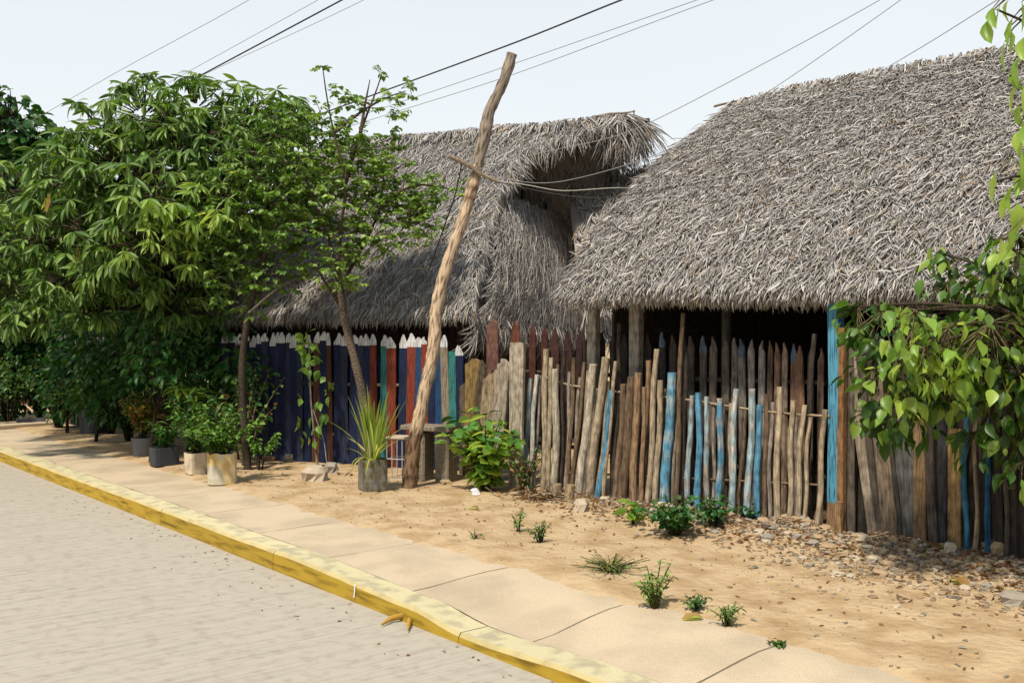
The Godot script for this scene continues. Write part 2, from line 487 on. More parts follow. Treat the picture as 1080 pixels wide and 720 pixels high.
func make_setting() -> void:
	# the earth: one sheet to the horizon, finer where it is near
	var us := steps([[-600.0, -60.0, 90.0], [-60.0, -8.0, 4.0], [-8.0, 2.0, 0.3], [2.0, 16.0, 0.085], [16.0, 30.0, 2.0], [30.0, 600.0, 95.0]])
	var vs := steps([[-600.0, -20.0, 100.0], [-20.0, 0.28, 5.0], [0.28, 0.32, 0.04], [0.32, 0.8, 0.12], [0.8, 1.4, 0.05], [1.4, 6.0, 0.085], [6.0, 14.0, 0.8], [14.0, 40.0, 5.0], [40.0, 900.0, 120.0]])
	var pts := []
	for v in vs:
		for u in us:
			var p := uv_pt(u, v, 0.0)
			p.y = earth(p.x, p.z)
			pts.append(p)
	var b := Builder.new()
	b.grid(pts, us.size(), vs.size(), [], [Color.WHITE], Vector3.UP)
	structure("ground", b.mesh(), M.earth)
	# the road, brushed across
	b = Builder.new()
	pts = []
	var uvs := []
	var ru := steps([[-120.0, -10.0, 10.0], [-10.0, 20.0, 0.5], [20.0, 60.0, 10.0]])
	var rv := steps([[-7.2, 0.03, 0.35]])
	for v in rv:
		for u in ru:
			pts.append(uv_pt(u, v, -0.15 - 0.012 * v * 0.3 + 0.003 * noise.get_noise_2d(u * 20.0, v * 20.0)))
			uvs.append(Vector2(u, v))
	b.grid(pts, ru.size(), rv.size(), uvs, [Color.WHITE], Vector3.UP, uvs)
	structure("road", b.mesh(), M.road_concrete)
	# kerb of cast lengths
	var kerb := Node3D.new()
	kerb.name = "kerb"
	kerb.set_meta("kind", "structure")
	add_child(kerb)
	var u0 := 8.95 - 2.4 * 8
	for k in 12:
		var a := u0 + 2.4 * k + 0.004
		var e := a + 2.392
		b = Builder.new()
		var bt := Builder.new()
		var n := 40
		var yellow := lin(0.45, 0.30, 0.035) * rr(0.9, 1.06)
		var cream := lin(0.60, 0.535, 0.33) * rr(0.95, 1.05)
		var rows := []
		for i in n + 1:
			var u := lerpf(a, e, float(i) / n)
			var h := kerb_top(u)
			var wob := 0.004 * noise.get_noise_2d(u * 60.0, 3.0)
			rows.append([uv_pt(u, -0.004 + wob, -0.26), uv_pt(u, 0.008 + wob, h - 0.022 + wob), uv_pt(u, 0.026, h), uv_pt(u, 0.222 + wob, h + wob), uv_pt(u, 0.230, h - 0.01), uv_pt(u, 0.230, -0.2)])
		var outs := [-KERB_V, -KERB_V + Vector3.UP, Vector3.UP, KERB_V + Vector3.UP, KERB_V]
		for i in n:
			for j in 5:
				var col: Color = yellow if j == 0 else (yellow.lerp(cream, 0.6) if j == 1 else cream)
				(b if j == 0 or j == 4 else bt).quad(rows[i][j], rows[i + 1][j], rows[i + 1][j + 1], rows[i][j + 1], outs[j], col)
		for s in [0, n]:
			var q = rows[s]
			b.quad(q[0], q[1], q[3], q[5], KERB_U * (-1.0 if s == 0 else 1.0), yellow)
		var block := put("kerb_block", b.mesh(), M.kerb_paint, kerb)
		put("top_face", bt.mesh(), M.kerb_top, block)
	# pavement slabs, each its own piece
	var pave := Node3D.new()
	pave.name = "pavement"
	pave.set_meta("kind", "structure")
	add_child(pave)
	var cuts := []
	for k in 16:
		cuts.append(11.76 + 1.2 * (k - 14) + rr(-0.05, 0.05))
	cuts[15] = 12.83
	cuts.append(14.1)
	cuts.append(15.4)
	for k in cuts.size() - 1:
		b = Builder.new()
		pts = []
		var g := 0.007 if k > 9 else 0.004
		var cn := 10
		var rn := 8
		for j in rn:
			for i in cn:
				var f := float(i) / (cn - 1)
				var v := lerpf(0.236, 1.3, float(j) / (rn - 1))
				var u := lerpf(cuts[k] + g, cuts[k + 1] - g, f) + 0.012 * noise.get_noise_2d(v * 60.0, cuts[k] * 40.0) * (1.0 if i == 0 or i == cn - 1 else 0.0)
				var h := lerpf(kerb_top(u) - 0.004, 0.0, smoothstep(0.236, 0.95, v)) + 0.003 * noise.get_noise_2d(u * 40.0, v * 40.0)
				if i == 0 or i == cn - 1: h -= 0.004
				pts.append(uv_pt(u, v, h))
		b.grid(pts, cn, rn, [], [Color.WHITE], Vector3.UP)
		for i in [0, cn - 1]:
			for j in rn - 1:
				var p0: Vector3 = pts[j * cn + i]
				var p1: Vector3 = pts[(j + 1) * cn + i]
				b.quad(p0, p1, p1 - Vector3(0, 0.08, 0), p0 - Vector3(0, 0.08, 0), KERB_U * (-1.0 if i == 0 else 1.0), Color.WHITE)
		put("paving_slab", b.mesh(), M.pavement_concrete, pave)
	# concrete path that leaves the pavement towards the yard
	b = Builder.new()
	var pa := gp(18, 451.5)
	var pb := gp(96, 446)
	var pd := (pb - pa).normalized()
	var pn := Vector3(pd.z, 0, -pd.x)
	var mid := (pa + pb) * 0.5 + pn * 0.3
	b.box(Transform3D(Basis(pd, Vector3.UP, pd.cross(Vector3.UP)), mid + Vector3(0, 0.0, 0)), Vector3((pb - pa).length() + 1.2, 0.16, 0.75), Color.WHITE, 0.015)
	structure("path", b.mesh(), M.pavement_concrete)

func make_sky_and_sun() -> void:
	var cam := Camera3D.new()
	cam.name = "camera"
	cam.position = Vector3(0, EYE, 0)
	cam.fov = rad_to_deg(2.0 * atan(360.0 / FOCAL))
	cam.near = 0.05
	cam.far = 4000.0
	cam.current = true
	add_child(cam)
	var sm := ProceduralSkyMaterial.new()
	sm.sky_top_color = Color(0.42, 0.61, 0.80)
	sm.sky_horizon_color = Color(0.972, 0.990, 0.996)
	sm.sky_curve = 1.4
	sm.ground_bottom_color = Color(0.55, 0.50, 0.42)
	sm.ground_horizon_color = Color(0.85, 0.86, 0.86)
	sm.sun_angle_max = 20.0
	sm.sun_curve = 0.1
	var nz := FastNoiseLite.new()
	nz.seed = 12
	nz.frequency = 0.006
	nz.fractal_octaves = 5
	var cover := NoiseTexture2D.new()
	cover.width = 1024
	cover.height = 512
	cover.seamless = true
	cover.noise = nz
	var cg := Gradient.new()
	cg.offsets = PackedFloat32Array([0.0, 0.45, 0.75, 1.0])
	cg.colors = PackedColorArray([Color(1, 1, 1, 0), Color(1, 1, 1, 0), Color(1, 1, 1, 0.05), Color(1, 1, 1, 0.10)])
	cover.color_ramp = cg
	sm.sky_cover = cover
	sm.sky_cover_modulate = Color(0.5, 0.48, 0.45, 1.0)
	var sky := Sky.new()
	sky.sky_material = sm
	var env := Environment.new()
	env.background_mode = Environment.BG_SKY
	env.sky = sky
	env.background_energy_multiplier = 0.84
	env.tonemap_mode = Environment.TONE_MAPPER_LINEAR
	env.tonemap_exposure = 1.2
	env.sdfgi_enabled = true
	env.ssao_enabled = true
	env.ssil_enabled = true
	var we := WorldEnvironment.new()
	we.name = "environment"
	we.environment = env
	add_child(we)
	var sun := DirectionalLight3D.new()
	sun.name = "sun"
	sun.light_color = Color(1.0, 0.955, 0.88)
	sun.light_energy = 1.6
	sun.light_angular_distance = 4.0
	sun.shadow_enabled = true
	add_child(sun)
	sun.look_at_from_position(Vector3(-0.36, 1.20, 0.72) * 50.0, Vector3.ZERO)

# ---------------------------------------------------------------- thatched huts
var strips := []

func thatch_tone() -> Color:
	var q := R.randf()
	var c := lin(0.43, 0.407, 0.388)
	if q < 0.24: c = lin(0.245, 0.226, 0.210)
	elif q < 0.42: c = lin(0.56, 0.535, 0.512)
	elif q < 0.47: c = lin(0.28, 0.20, 0.13)
	elif q < 0.49: c = lin(0.42, 0.33, 0.21)
	var w := 1.0 + rr(-0.16, 0.16)
	return Color(c.r * w, c.g * w, c.b * w)

# leaves of thatch over a surface pt(s, t) that rises with t
func lay_thatch(called: String, parent: Node, count: int, pt: Callable, s0: Callable, s1: float, t0: float, t1: float, length: Vector2, width: Vector2, spread: float, lift: Vector2, lean := 0.0) -> void:
	var xf := [[], [], [], []]
	var cl := [[], [], [], []]
	var tc := 0.0
	var sc := 0.0
	var ac := 0.0
	for i in count:
		if i % 7 == 0:
			tc = rr(t0, t1)
			sc = rr(s0.call(tc), s1)
			ac = R.randfn(lean, spread)
		var t := clampf(tc + rr(-0.012, 0.012), t0, t1)
		var s := maxf(sc + rr(-0.05, 0.05) * (s1 - s0.call(t)) / 6.0, s0.call(t))
		var p: Vector3 = pt.call(s, t)
		var along: Vector3 = (pt.call(s + 0.05, t) - p).normalized()
		var down: Vector3 = (pt.call(s, t - 0.03) - p).normalized()
		var nn := along.cross(down).normalized()
		if nn.y < 0.0 and absf(nn.y) > 0.1: nn = -nn
		elif absf(nn.y) <= 0.1 and nn.z < 0.0: nn = -nn
		var a := R.randfn(ac, 0.22)
		var y := down.rotated(nn, clampf(a, -1.5, 1.5))
		var l := rr(lift.x, lift.y)
		var x := y.cross(nn).normalized()
		var y2 := (y * cos(l) + nn * sin(l)).normalized()
		var z2 := x.cross(y2).normalized()
		var tw := R.randfn(0.0, 0.35)
		x = x.rotated(y2, tw)
		z2 = z2.rotated(y2, tw)
		var ln := rr(length.x, length.y)
		var k := R.randi() % 4
		xf[k].append(Transform3D(Basis(x * rr(width.x, width.y), y2 * ln, z2 * ln), p + nn * rr(-0.02, 0.025)))
		cl[k].append(thatch_tone())
	for k in 4:
		copies(called, strips[k], M.thatch_leaf, parent, xf[k], cl[k])

# leaves hanging along a line of points
func hang_thatch(called: String, parent: Node, pts: Array, count: int, out: Vector3, length: Vector2, width: Vector2, droop: Vector2) -> void:
	var xf := [[], [], [], []]
	var cl := [[], [], [], []]
	for i in count:
		var f := R.randf() * (pts.size() - 1.001)
		var k0 := int(f)
		var p: Vector3 = pts[k0].lerp(pts[k0 + 1], f - k0) + Vector3(rr(-0.03, 0.03), rr(-0.05, 0.04), rr(-0.03, 0.03))
		var tang: Vector3 = (pts[k0 + 1] - pts[k0]).normalized()
		var o := (out + tang * R.randfn(0.0, 0.35)).normalized()
		var e := rr(droop.x, droop.y)
		var y := (o * cos(e) - Vector3.UP * sin(e)).normalized()
		var x := y.cross(Vector3.UP).normalized().rotated(y, R.randfn(0.0, 0.5))
		var z := x.cross(y).normalized()
		if z.y < 0.0:
			x = -x
			z = -z
		var ln := rr(length.x, length.y)
		var k := R.randi() % 4
		xf[k].append(Transform3D(Basis(x * rr(width.x, width.y), y * ln, z * ln), p))
		cl[k].append(thatch_tone())
	for k in 4:
		copies(called, strips[k], M.thatch_leaf, parent, xf[k], cl[k])

func sheet(pt: Callable, s0: Callable, s1: float, t0: float, t1: float, ns: int, nt: int, sink: float) -> ArrayMesh:
	var b := Builder.new()
	var pts := []
	for j in nt + 1:
		var t := lerpf(t0, t1, float(j) / nt)
		for i in ns + 1:
			var s := lerpf(s0.call(t), s1, float(i) / ns)
			pts.append(pt.call(s, t) - Vector3(0, sink, 0))
	b.grid(pts, ns + 1, nt + 1, [], [Color.WHITE], Vector3(0, 1, 0.3))
	return b.mesh()

func pole_mesh(a: Vector3, e: Vector3, r0: float, r1: float, col: Color, bendy := 0.02, sides := 8, n := 7) -> ArrayMesh:
	var b := Builder.new()
	var pts := []
	var rad := []
	var cols := []
	var d := (e - a).normalized()
	var q := d.cross(Vector3(0.3, 0.5, 0.8)).normalized()
	var q2 := d.cross(q)
	var ph := rr(0, 6)
	for i in n + 1:
		var f := float(i) / n
		var wob := sin(f * 5.0 + ph) * bendy * (1.0 - absf(2.0 * f - 1.0) * 0.5)
		pts.append(a.lerp(e, f) + q * wob + q2 * wob * 0.6 * cos(ph + f * 4.0))
		rad.append(lerpf(r0, r1, f) * rr(0.95, 1.05))
		cols.append(col * rr(0.9, 1.08))
	b.tube(pts, rad, sides, cols, Vector2(rr(0, 9), rr(0, 9)), Vector2(r0 * 6.0, 1.0), true, 0.06)
	return b.mesh()

func plank(parent: Node, called: String, base: Vector3, along: Vector3, w: float, h: float, th: float, col: Color, lean := 0.0, top := 0, m: Material = null, tipcol = null, tiph := 0.1, fwd := 0.0) -> MeshInstance3D:
	# a board standing on base; top: 0 sawn flat, 1 pointed, 2 broken
	var b := Builder.new()
	var rows := []
	var cols := []
	var n := 8
	var ph := rr(0, 6)
	var shaft := h - (tiph if top == 1 else 0.0)
	var lo := -0.12
	for i in n + 1:
		var f := float(i) / n
		rows.append(Vector3(w * 0.5 * (1.0 + 0.05 * sin(f * 7.0 + ph)), 0.006 * sin(f * 4.0 + ph * 2.0), lerpf(lo, shaft, f)))
		cols.append(col * rr(0.92, 1.06))
	if top == 1:
		if tipcol != null:
			cols[n] = tipcol
			# the painted tip starts a little below the shoulder
			rows.insert(n, Vector3(rows[n].x, rows[n].y, shaft - rr(0.02, 0.06)))
			cols.insert(n, tipcol)
			cols[n - 1] = col
		rows.append(Vector3(w * 0.30, rr(-0.01, 0.01), shaft + tiph * rr(0.4, 0.55)))
		rows.append(Vector3(w * rr(0.04, 0.12), rr(-0.012, 0.012), h))
		while cols.size() < rows.size():
			cols.append(tipcol if tipcol != null else col * rr(0.95, 1.1))
	elif top == 2:
		rows.append(Vector3(w * 0.36, w * 0.1, h + rr(0.01, 0.03)))
		rows.append(Vector3(w * 0.12, w * rr(-0.3, 0.3), h + rr(0.04, 0.08)))
		while cols.size() < rows.size():
			cols.append(col)
	b.board(rows, th, cols, Vector2(rr(0, 20), rr(0, 20)))
	var z := along.cross(Vector3.UP).normalized()
	var bs := Basis(along, Vector3.UP, z) * Basis(Vector3(0, 0, 1), -lean) * Basis(Vector3(1, 0, 0), fwd) * Basis(Vector3(0, 1, 0), rr(-0.05, 0.05))
	return put(called, b.mesh(), m if m else M.wood, parent, Transform3D(bs, base))

func make_big_hut() -> void:
	var C := Vector3(0.373, 0, -10.3)
	var D := Vector3(0.70, 0, 0.714)
	var N := Vector3(0.714, 0, -0.70)
	var L := 7.2
	var hut := thing("thatched_hut", "long hut with a broad sagging grey palm-thatch roof behind the stake fence", "hut", C + N * 2.8 + D * 3.5)
	var inv := hut.transform.affine_inverse()
	var roof := Node3D.new()
	roof.name = "roof"
	hut.add_child(roof)
	roof.transform = inv
	var front := func(s: float, t: float) -> Vector3:
		var sag := 0.05 * noise.get_noise_2d(s * 22.0, t * 60.0) + 0.03 * sin(s * 1.1)
		return C + D * s + N * (3.0 * t - 0.10 * (1.0 - t)) + Vector3(0, 2.07 + 2.45 * t + 0.26 * sin(PI * pow(clampf(t, 0.0, 1.0), 0.62)) + sag, 0)
	var back := func(s: float, t: float) -> Vector3:
		return C + D * s + N * (6.0 - 3.0 * t) + Vector3(0, 1.92 + 2.60 * t, 0)
	var start := func(t: float) -> float:
		return 0.28 + 0.06 * sin(t * 9.0) + 0.06 * noise.get_noise_2d(t * 300.0, 5.0)
	put("thatch_bed", sheet(front, start, L, 0.0, 1.0, 60, 24, 0.05), M.thatch_under, roof)
	put("thatch_bed", sheet(back, start, L, 0.0, 1.0, 10, 6, 0.05), M.thatch_under, roof)
	lay_thatch("thatch", roof, 105000, front, start, L * 0.93, 0.0, 1.0, Vector2(0.08, 0.19), Vector2(0.007, 0.017), 0.5, Vector2(0.03, 0.65))
	lay_thatch("thatch", roof, 1500, back, start, L, 0.5, 1.0, Vector2(0.2, 0.4), Vector2(0.025, 0.05), 0.5, Vector2(0.1, 0.4))
	# ragged eave, verge and ridge
	var eave := []
	for i in 40:
		eave.append(front.call(lerpf(0.32, L * 0.95, i / 39.0), 0.0))
	hang_thatch("eave_fringe", roof, eave, 6000, -N, Vector2(0.08, 0.17), Vector2(0.009, 0.020), Vector2(0.3, 1.45))
	for j in 3:
		var low := []
		for p in eave:
			low.append(p + N * (0.10 + 0.09 * j) + Vector3(0, -0.03, 0))
		hang_thatch("eave_fringe", roof, low, 1500, -N, Vector2(0.08, 0.17), Vector2(0.009, 0.020), Vector2(0.6, 1.5))
	var verge := []
	for i in 20:
		verge.append(front.call(start.call(i / 19.0), i / 19.0))
	hang_thatch("verge_fringe", roof, verge, 1500, (-D * 0.7 - N * 0.6).normalized(), Vector2(0.10, 0.22), Vector2(0.012, 0.024), Vector2(0.1, 1.2))
	var ridge := []
	for i in 30:
		ridge.append(front.call(lerpf(0.28, L * 0.95, i / 29.0), 1.0) + Vector3(0, 0.02, 0))
	hang_thatch("ridge_thatch", roof, ridge, 1500, -N, Vector2(0.2, 0.45), Vector2(0.015, 0.032), Vector2(0.35, 0.9))
	hang_thatch("ridge_thatch", roof, ridge, 500, N, Vector2(0.2, 0.4), Vector2(0.015, 0.03), Vector2(0.3, 0.9))
	# loose sticks along the ridge
	var rp: Vector3 = front.call(0.40, 1.0)
	for q in [[Vector3(0.72, 0, 0.69), -0.38, 0.55, 0.02, 0.02], [Vector3(0.7, 0.05, 0.7), -0.05, 1.3, -0.06, 0.05], [Vector3(0.75, 0.12, 0.62), -0.1, 0.7, -0.15, 0.1]]:
		var a: Vector3 = rp + q[0] * q[1] + Vector3(0, q[3], 0)
		put("ridge_stick", pole_mesh(a, a + q[0] * q[2] + Vector3(0, q[4], 0), 0.016, 0.01, lin(0.33, 0.26, 0.19), 0.02, 6), M.wood, roof)
	# poles that carry it
	var inside := func(s: float, n: float, h: float) -> Vector3:
		return C + D * s + N * n + Vector3(0, h, 0)
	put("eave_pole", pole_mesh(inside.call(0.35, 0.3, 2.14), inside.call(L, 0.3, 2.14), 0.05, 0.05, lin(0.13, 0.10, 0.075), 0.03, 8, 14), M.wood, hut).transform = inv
	for i in 9:
		var s := 0.5 + 0.80 * i
		put("rafter", pole_mesh(inside.call(s, 0.05, 1.98), inside.call(s, 2.95, 4.36), 0.035, 0.03, lin(0.13, 0.10, 0.075), 0.03, 6), M.wood, hut).transform = inv
	# pale posts, then dark ones further along
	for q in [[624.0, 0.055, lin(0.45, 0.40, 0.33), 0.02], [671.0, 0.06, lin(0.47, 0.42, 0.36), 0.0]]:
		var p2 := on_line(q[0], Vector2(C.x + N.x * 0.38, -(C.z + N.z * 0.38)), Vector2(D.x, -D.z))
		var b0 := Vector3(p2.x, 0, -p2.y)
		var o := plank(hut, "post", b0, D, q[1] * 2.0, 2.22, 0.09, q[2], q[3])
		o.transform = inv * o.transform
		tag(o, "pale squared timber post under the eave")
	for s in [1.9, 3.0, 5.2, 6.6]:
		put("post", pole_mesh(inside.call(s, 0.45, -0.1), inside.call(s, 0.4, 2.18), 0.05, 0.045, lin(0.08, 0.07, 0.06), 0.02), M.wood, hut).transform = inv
	# dim board walls at the back and at the gable
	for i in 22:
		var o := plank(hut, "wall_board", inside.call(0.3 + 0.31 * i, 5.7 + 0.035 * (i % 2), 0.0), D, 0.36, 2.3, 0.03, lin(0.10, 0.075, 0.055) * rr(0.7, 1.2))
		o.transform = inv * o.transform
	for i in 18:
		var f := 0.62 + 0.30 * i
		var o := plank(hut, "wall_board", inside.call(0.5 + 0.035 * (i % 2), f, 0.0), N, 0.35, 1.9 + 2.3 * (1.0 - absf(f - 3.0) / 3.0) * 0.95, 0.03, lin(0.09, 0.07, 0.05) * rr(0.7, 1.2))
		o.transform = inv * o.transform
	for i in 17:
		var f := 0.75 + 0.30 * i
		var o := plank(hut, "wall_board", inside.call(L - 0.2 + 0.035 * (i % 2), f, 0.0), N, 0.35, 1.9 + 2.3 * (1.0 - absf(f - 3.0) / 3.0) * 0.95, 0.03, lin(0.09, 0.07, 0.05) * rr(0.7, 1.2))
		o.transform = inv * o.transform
	# a tuft of leaf hanging loose under the eave
	var tuft := inside.call(3.05, 0.06, 2.05) as Vector3
	hang_thatch("loose_tuft", roof, [tuft, tuft + D * 0.10], 16, -N, Vector2(0.12, 0.26), Vector2(0.012, 0.022), Vector2(1.2, 1.55))

func make_prow_hut() -> void:
	var E := Vector3(-0.58, 0, -12.6)
	var A := Vector3(-0.93, 0, -0.37)        # along the eave, away
	var B := Vector3(0.37, 0, -0.93)         # across the hut
	var W := 3.3
	var L := 4.3
	var hut := thing("thatched_hut", "tall thatched hut whose ridge juts out over a dark open gable", "hut", E + A * 2.8 + B * W)
	var inv := hut.transform.affine_inverse()
	var roof := Node3D.new()
	roof.name = "roof"
	hut.add_child(roof)
	roof.transform = inv
	var front := func(s: float, t: float) -> Vector3:
		var sag := 0.05 * noise.get_noise_2d(s * 25.0 + 90.0, t * 70.0)
		return E + A * s + B * (W * t - 0.1 * (1.0 - t)) + Vector3(0, 2.02 + 3.00 * t + 0.18 * sin(PI * pow(clampf(t, 0.0, 1.0), 0.65)) + sag, 0)
	var back := func(s: float, t: float) -> Vector3:
		return E + A * s + B * (2.0 * W - W * t) + Vector3(0, 1.84 + 3.2 * t, 0)
	var start := func(t: float) -> float:
		return lerpf(-0.14, 0.26, clampf(t / 0.58, 0.0, 1.0)) - 1.50 * pow(clampf((t - 0.80) / 0.20, 0.0, 1.0), 1.2) + 0.04 * noise.get_noise_2d(t * 300.0, 15.0)
	var start_back := func(t: float) -> float:
		return -1.0 * pow(clampf((t - 0.45) / 0.55, 0.0, 1.0), 1.0)
	var skirt := func(q: float, r: float) -> Vector3:
		var f := lerpf(q, 0.27 + 0.62 * q, r)
		var bulge := 0.12 * sin(PI * r)
		return E + B * (2.0 * W * f) - A * (0.16 + bulge - 0.46 * r) + Vector3(0, 1.80 + 1.98 * r + 0.04 * noise.get_noise_2d(q * 90.0, r * 60.0), 0)
	var zero := func(_t: float) -> float: return 0.0
	put("thatch_bed", sheet(front, start, L, 0.0, 1.0, 40, 24, 0.06), M.thatch_under, roof)
	put("thatch_bed", sheet(back, start_back, L, 0.0, 1.0, 20, 12, 0.06), M.thatch_under, roof)
	put("thatch_bed", sheet(skirt, zero, 1.0, 0.0, 1.0, 20, 12, 0.04), M.thatch_under, roof)
	lay_thatch("thatch", roof, 32000, front, start, L, 0.0, 1.0, Vector2(0.18, 0.38), Vector2(0.009, 0.020), 0.38, Vector2(0.06, 0.36), -0.12)
	lay_thatch("thatch", roof, 2600, back, start_back, L * 0.6, 0.45, 1.0, Vector2(0.25, 0.5), Vector2(0.02, 0.036), 0.4, Vector2(0.06, 0.36))
	lay_thatch("skirt_thatch", roof, 11000, skirt, zero, 1.0, 0.0, 1.0, Vector2(0.30, 0.65), Vector2(0.010, 0.020), 0.20, Vector2(0.03, 0.2))
	var eave := []
	for i in 30:
		eave.append(front.call(0.1 + (L - 0.1) * i / 29.0, 0.0))
	hang_thatch("eave_fringe", roof, eave, 2400, -B, Vector2(0.12, 0.26), Vector2(0.012, 0.024), Vector2(0.4, 1.5))
	var low := []
	for i in 20:
		low.append(skirt.call(i / 19.0, 0.02))
	hang_thatch("eave_fringe", roof, low, 900, -A, Vector2(0.2, 0.42), Vector2(0.014, 0.026), Vector2(0.9, 1.5))
	# hip corner between the two slopes: leaves bent round it
	var hip := []
	for i in 16:
		hip.append(front.call(start.call(i / 15.0 * 0.56), i / 15.0 * 0.56))
	hang_thatch("hip_thatch", roof, hip, 900, (-A * 0.5 - B * 0.7).normalized(), Vector2(0.2, 0.36), Vector2(0.009, 0.018), Vector2(1.2, 1.56))
	# the jutting ridge and its long fringe
	var prow := []
	for i in 14:
		var t := lerpf(0.6, 1.0, i / 13.0)
		prow.append(front.call(start.call(t), t))
	hang_thatch("prow_fringe", roof, prow, 420, (-A * 0.8 - B * 0.6).normalized(), Vector2(0.2, 0.45), Vector2(0.012, 0.024), Vector2(0.3, 1.3))
	var tip := []
	for i in 6:
		tip.append(front.call(-1.28 + 0.10 * i, 1.0) + Vector3(0, 0.03, 0))
	hang_thatch("prow_fringe", roof, tip, 330, (-A * 0.75 - B * 0.45).normalized(), Vector2(0.5, 0.95), Vector2(0.016, 0.032), Vector2(0.25, 1.25))
	hang_thatch("prow_fringe", roof, tip, 420, (-A * 0.7 + B * 0.7).normalized(), Vector2(0.5, 0.95), Vector2(0.016, 0.032), Vector2(0.05, 1.1))
	var prow_back := []
	for i in 10:
		var t := lerpf(0.6, 1.0, i / 9.0)
		prow_back.append(back.call(start_back.call(t), t))
	hang_thatch("prow_fringe", roof, prow_back, 900, (-A * 0.9 + B * 0.3).normalized(), Vector2(0.45, 0.95), Vector2(0.012, 0.024), Vector2(0.5, 1.5))
	var ridge := []
	for i in 30:
		ridge.append(front.call(-1.2 + (L + 1.1) * i / 29.0, 1.0) + Vector3(0, 0.03, 0))
	hang_thatch("ridge_thatch", roof, ridge, 1500, (-B - A * 0.3).normalized(), Vector2(0.3, 0.6), Vector2(0.016, 0.032), Vector2(0.2, 0.9))
	hang_thatch("ridge_thatch", roof, ridge, 500, B, Vector2(0.3, 0.6), Vector2(0.016, 0.032), Vector2(0.2, 0.9))
	var rt: Vector3 = front.call(-1.25, 1.0)
	put("ridge_pole", pole_mesh(rt + A * 5.0 - Vector3(0, 0.14, 0), rt - A * 0.30 - Vector3(0, 0.06, 0), 0.05, 0.035, lin(0.16, 0.12, 0.09), 0.03, 8, 12), M.wood, roof)
	put("ridge_stick", pole_mesh(rt + A * 0.6 + Vector3(0, 0.07, 0), rt - A * 0.08 + Vector3(0, 0.11, 0), 0.02, 0.012, lin(0.40, 0.35, 0.28), 0.02, 6), M.wood, roof)
	put("ridge_stick", pole_mesh(rt - A * 0.06 + Vector3(0, 0.12, 0), rt - A * 0.05 - Vector3(0, 0.12, 0), 0.012, 0.01, lin(0.40, 0.35, 0.28), 0.01, 6), M.wood, roof)
	# dim walls and frame
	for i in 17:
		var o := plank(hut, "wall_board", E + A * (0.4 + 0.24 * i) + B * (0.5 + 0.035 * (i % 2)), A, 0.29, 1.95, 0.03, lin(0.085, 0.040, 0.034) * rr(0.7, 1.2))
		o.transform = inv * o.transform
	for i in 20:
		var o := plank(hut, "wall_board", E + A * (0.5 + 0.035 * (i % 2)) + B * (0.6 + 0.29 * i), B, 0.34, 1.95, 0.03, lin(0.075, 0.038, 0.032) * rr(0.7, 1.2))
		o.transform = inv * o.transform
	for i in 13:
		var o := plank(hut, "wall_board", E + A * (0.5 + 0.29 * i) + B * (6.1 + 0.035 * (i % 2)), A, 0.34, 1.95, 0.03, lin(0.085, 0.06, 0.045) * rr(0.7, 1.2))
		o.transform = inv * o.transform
	# tie beams and a near-black inner gable under the prow
	for q in [0.34, 0.5, 0.66]:
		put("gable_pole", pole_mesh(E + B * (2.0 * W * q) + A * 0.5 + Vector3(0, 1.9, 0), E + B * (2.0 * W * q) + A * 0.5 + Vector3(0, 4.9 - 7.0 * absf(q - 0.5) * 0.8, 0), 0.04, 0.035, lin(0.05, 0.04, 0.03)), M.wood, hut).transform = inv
	put("corner_post", pole_mesh(E + A * 0.25 + B * 0.35 + Vector3(0, -0.1, 0), E + A * 0.25 + B * 0.35 + Vector3(0, 2.0, 0), 0.06, 0.055, lin(0.10, 0.06, 0.05)), M.wood, hut).transform = inv

func make_low_roof() -> void:
	# the low thatched lean-to that shows between the two huts
	var a := at(600, 204, 16.4)
	var e := at(725, 160, 15.2)
	var fall := Vector3(0.1, -2.1, 1.9)
	var hut := thing("thatched_shed", "low brown thatched shed roof wedged between the two big huts", "shed", Vector3((a.x + e.x) * 0.5 + 0.5, 0, (a.z + e.z) * 0.5 - 0.5))
	var inv := hut.transform.affine_inverse()
	var roof := Node3D.new()
	roof.name = "roof"
	hut.add_child(roof)
	roof.transform = inv
	var pt := func(s: float, t: float) -> Vector3:
		return a.lerp(e, s) + fall * (1.0 - t)
	var zero := func(_t: float) -> float: return 0.0
	put("thatch_bed", sheet(pt, zero, 1.0, 0.0, 1.0, 10, 8, 0.05), M.thatch_under, roof)
	lay_thatch("thatch", roof, 1800, pt, zero, 1.0, 0.0, 1.0, Vector2(0.2, 0.4), Vector2(0.02, 0.035), 0.4, Vector2(0.05, 0.35))
	hang_thatch("ridge_thatch", roof, [a, a.lerp(e, 0.5), e], 500, Vector3(0.1, 0, 1), Vector2(0.2, 0.4), Vector2(0.016, 0.03), Vector2(0.2, 0.9))
	for p in [a + Vector3(0.1, 0, 0), e - Vector3(0.1, 0, 0), a + fall * 0.9, e + fall * 0.9]:
		put("post", pole_mesh(Vector3(p.x, -0.1, p.z), Vector3(p.x, p.y - 0.02, p.z), 0.05, 0.05, lin(0.1, 0.08, 0.06)), M.wood, hut).transform = inv

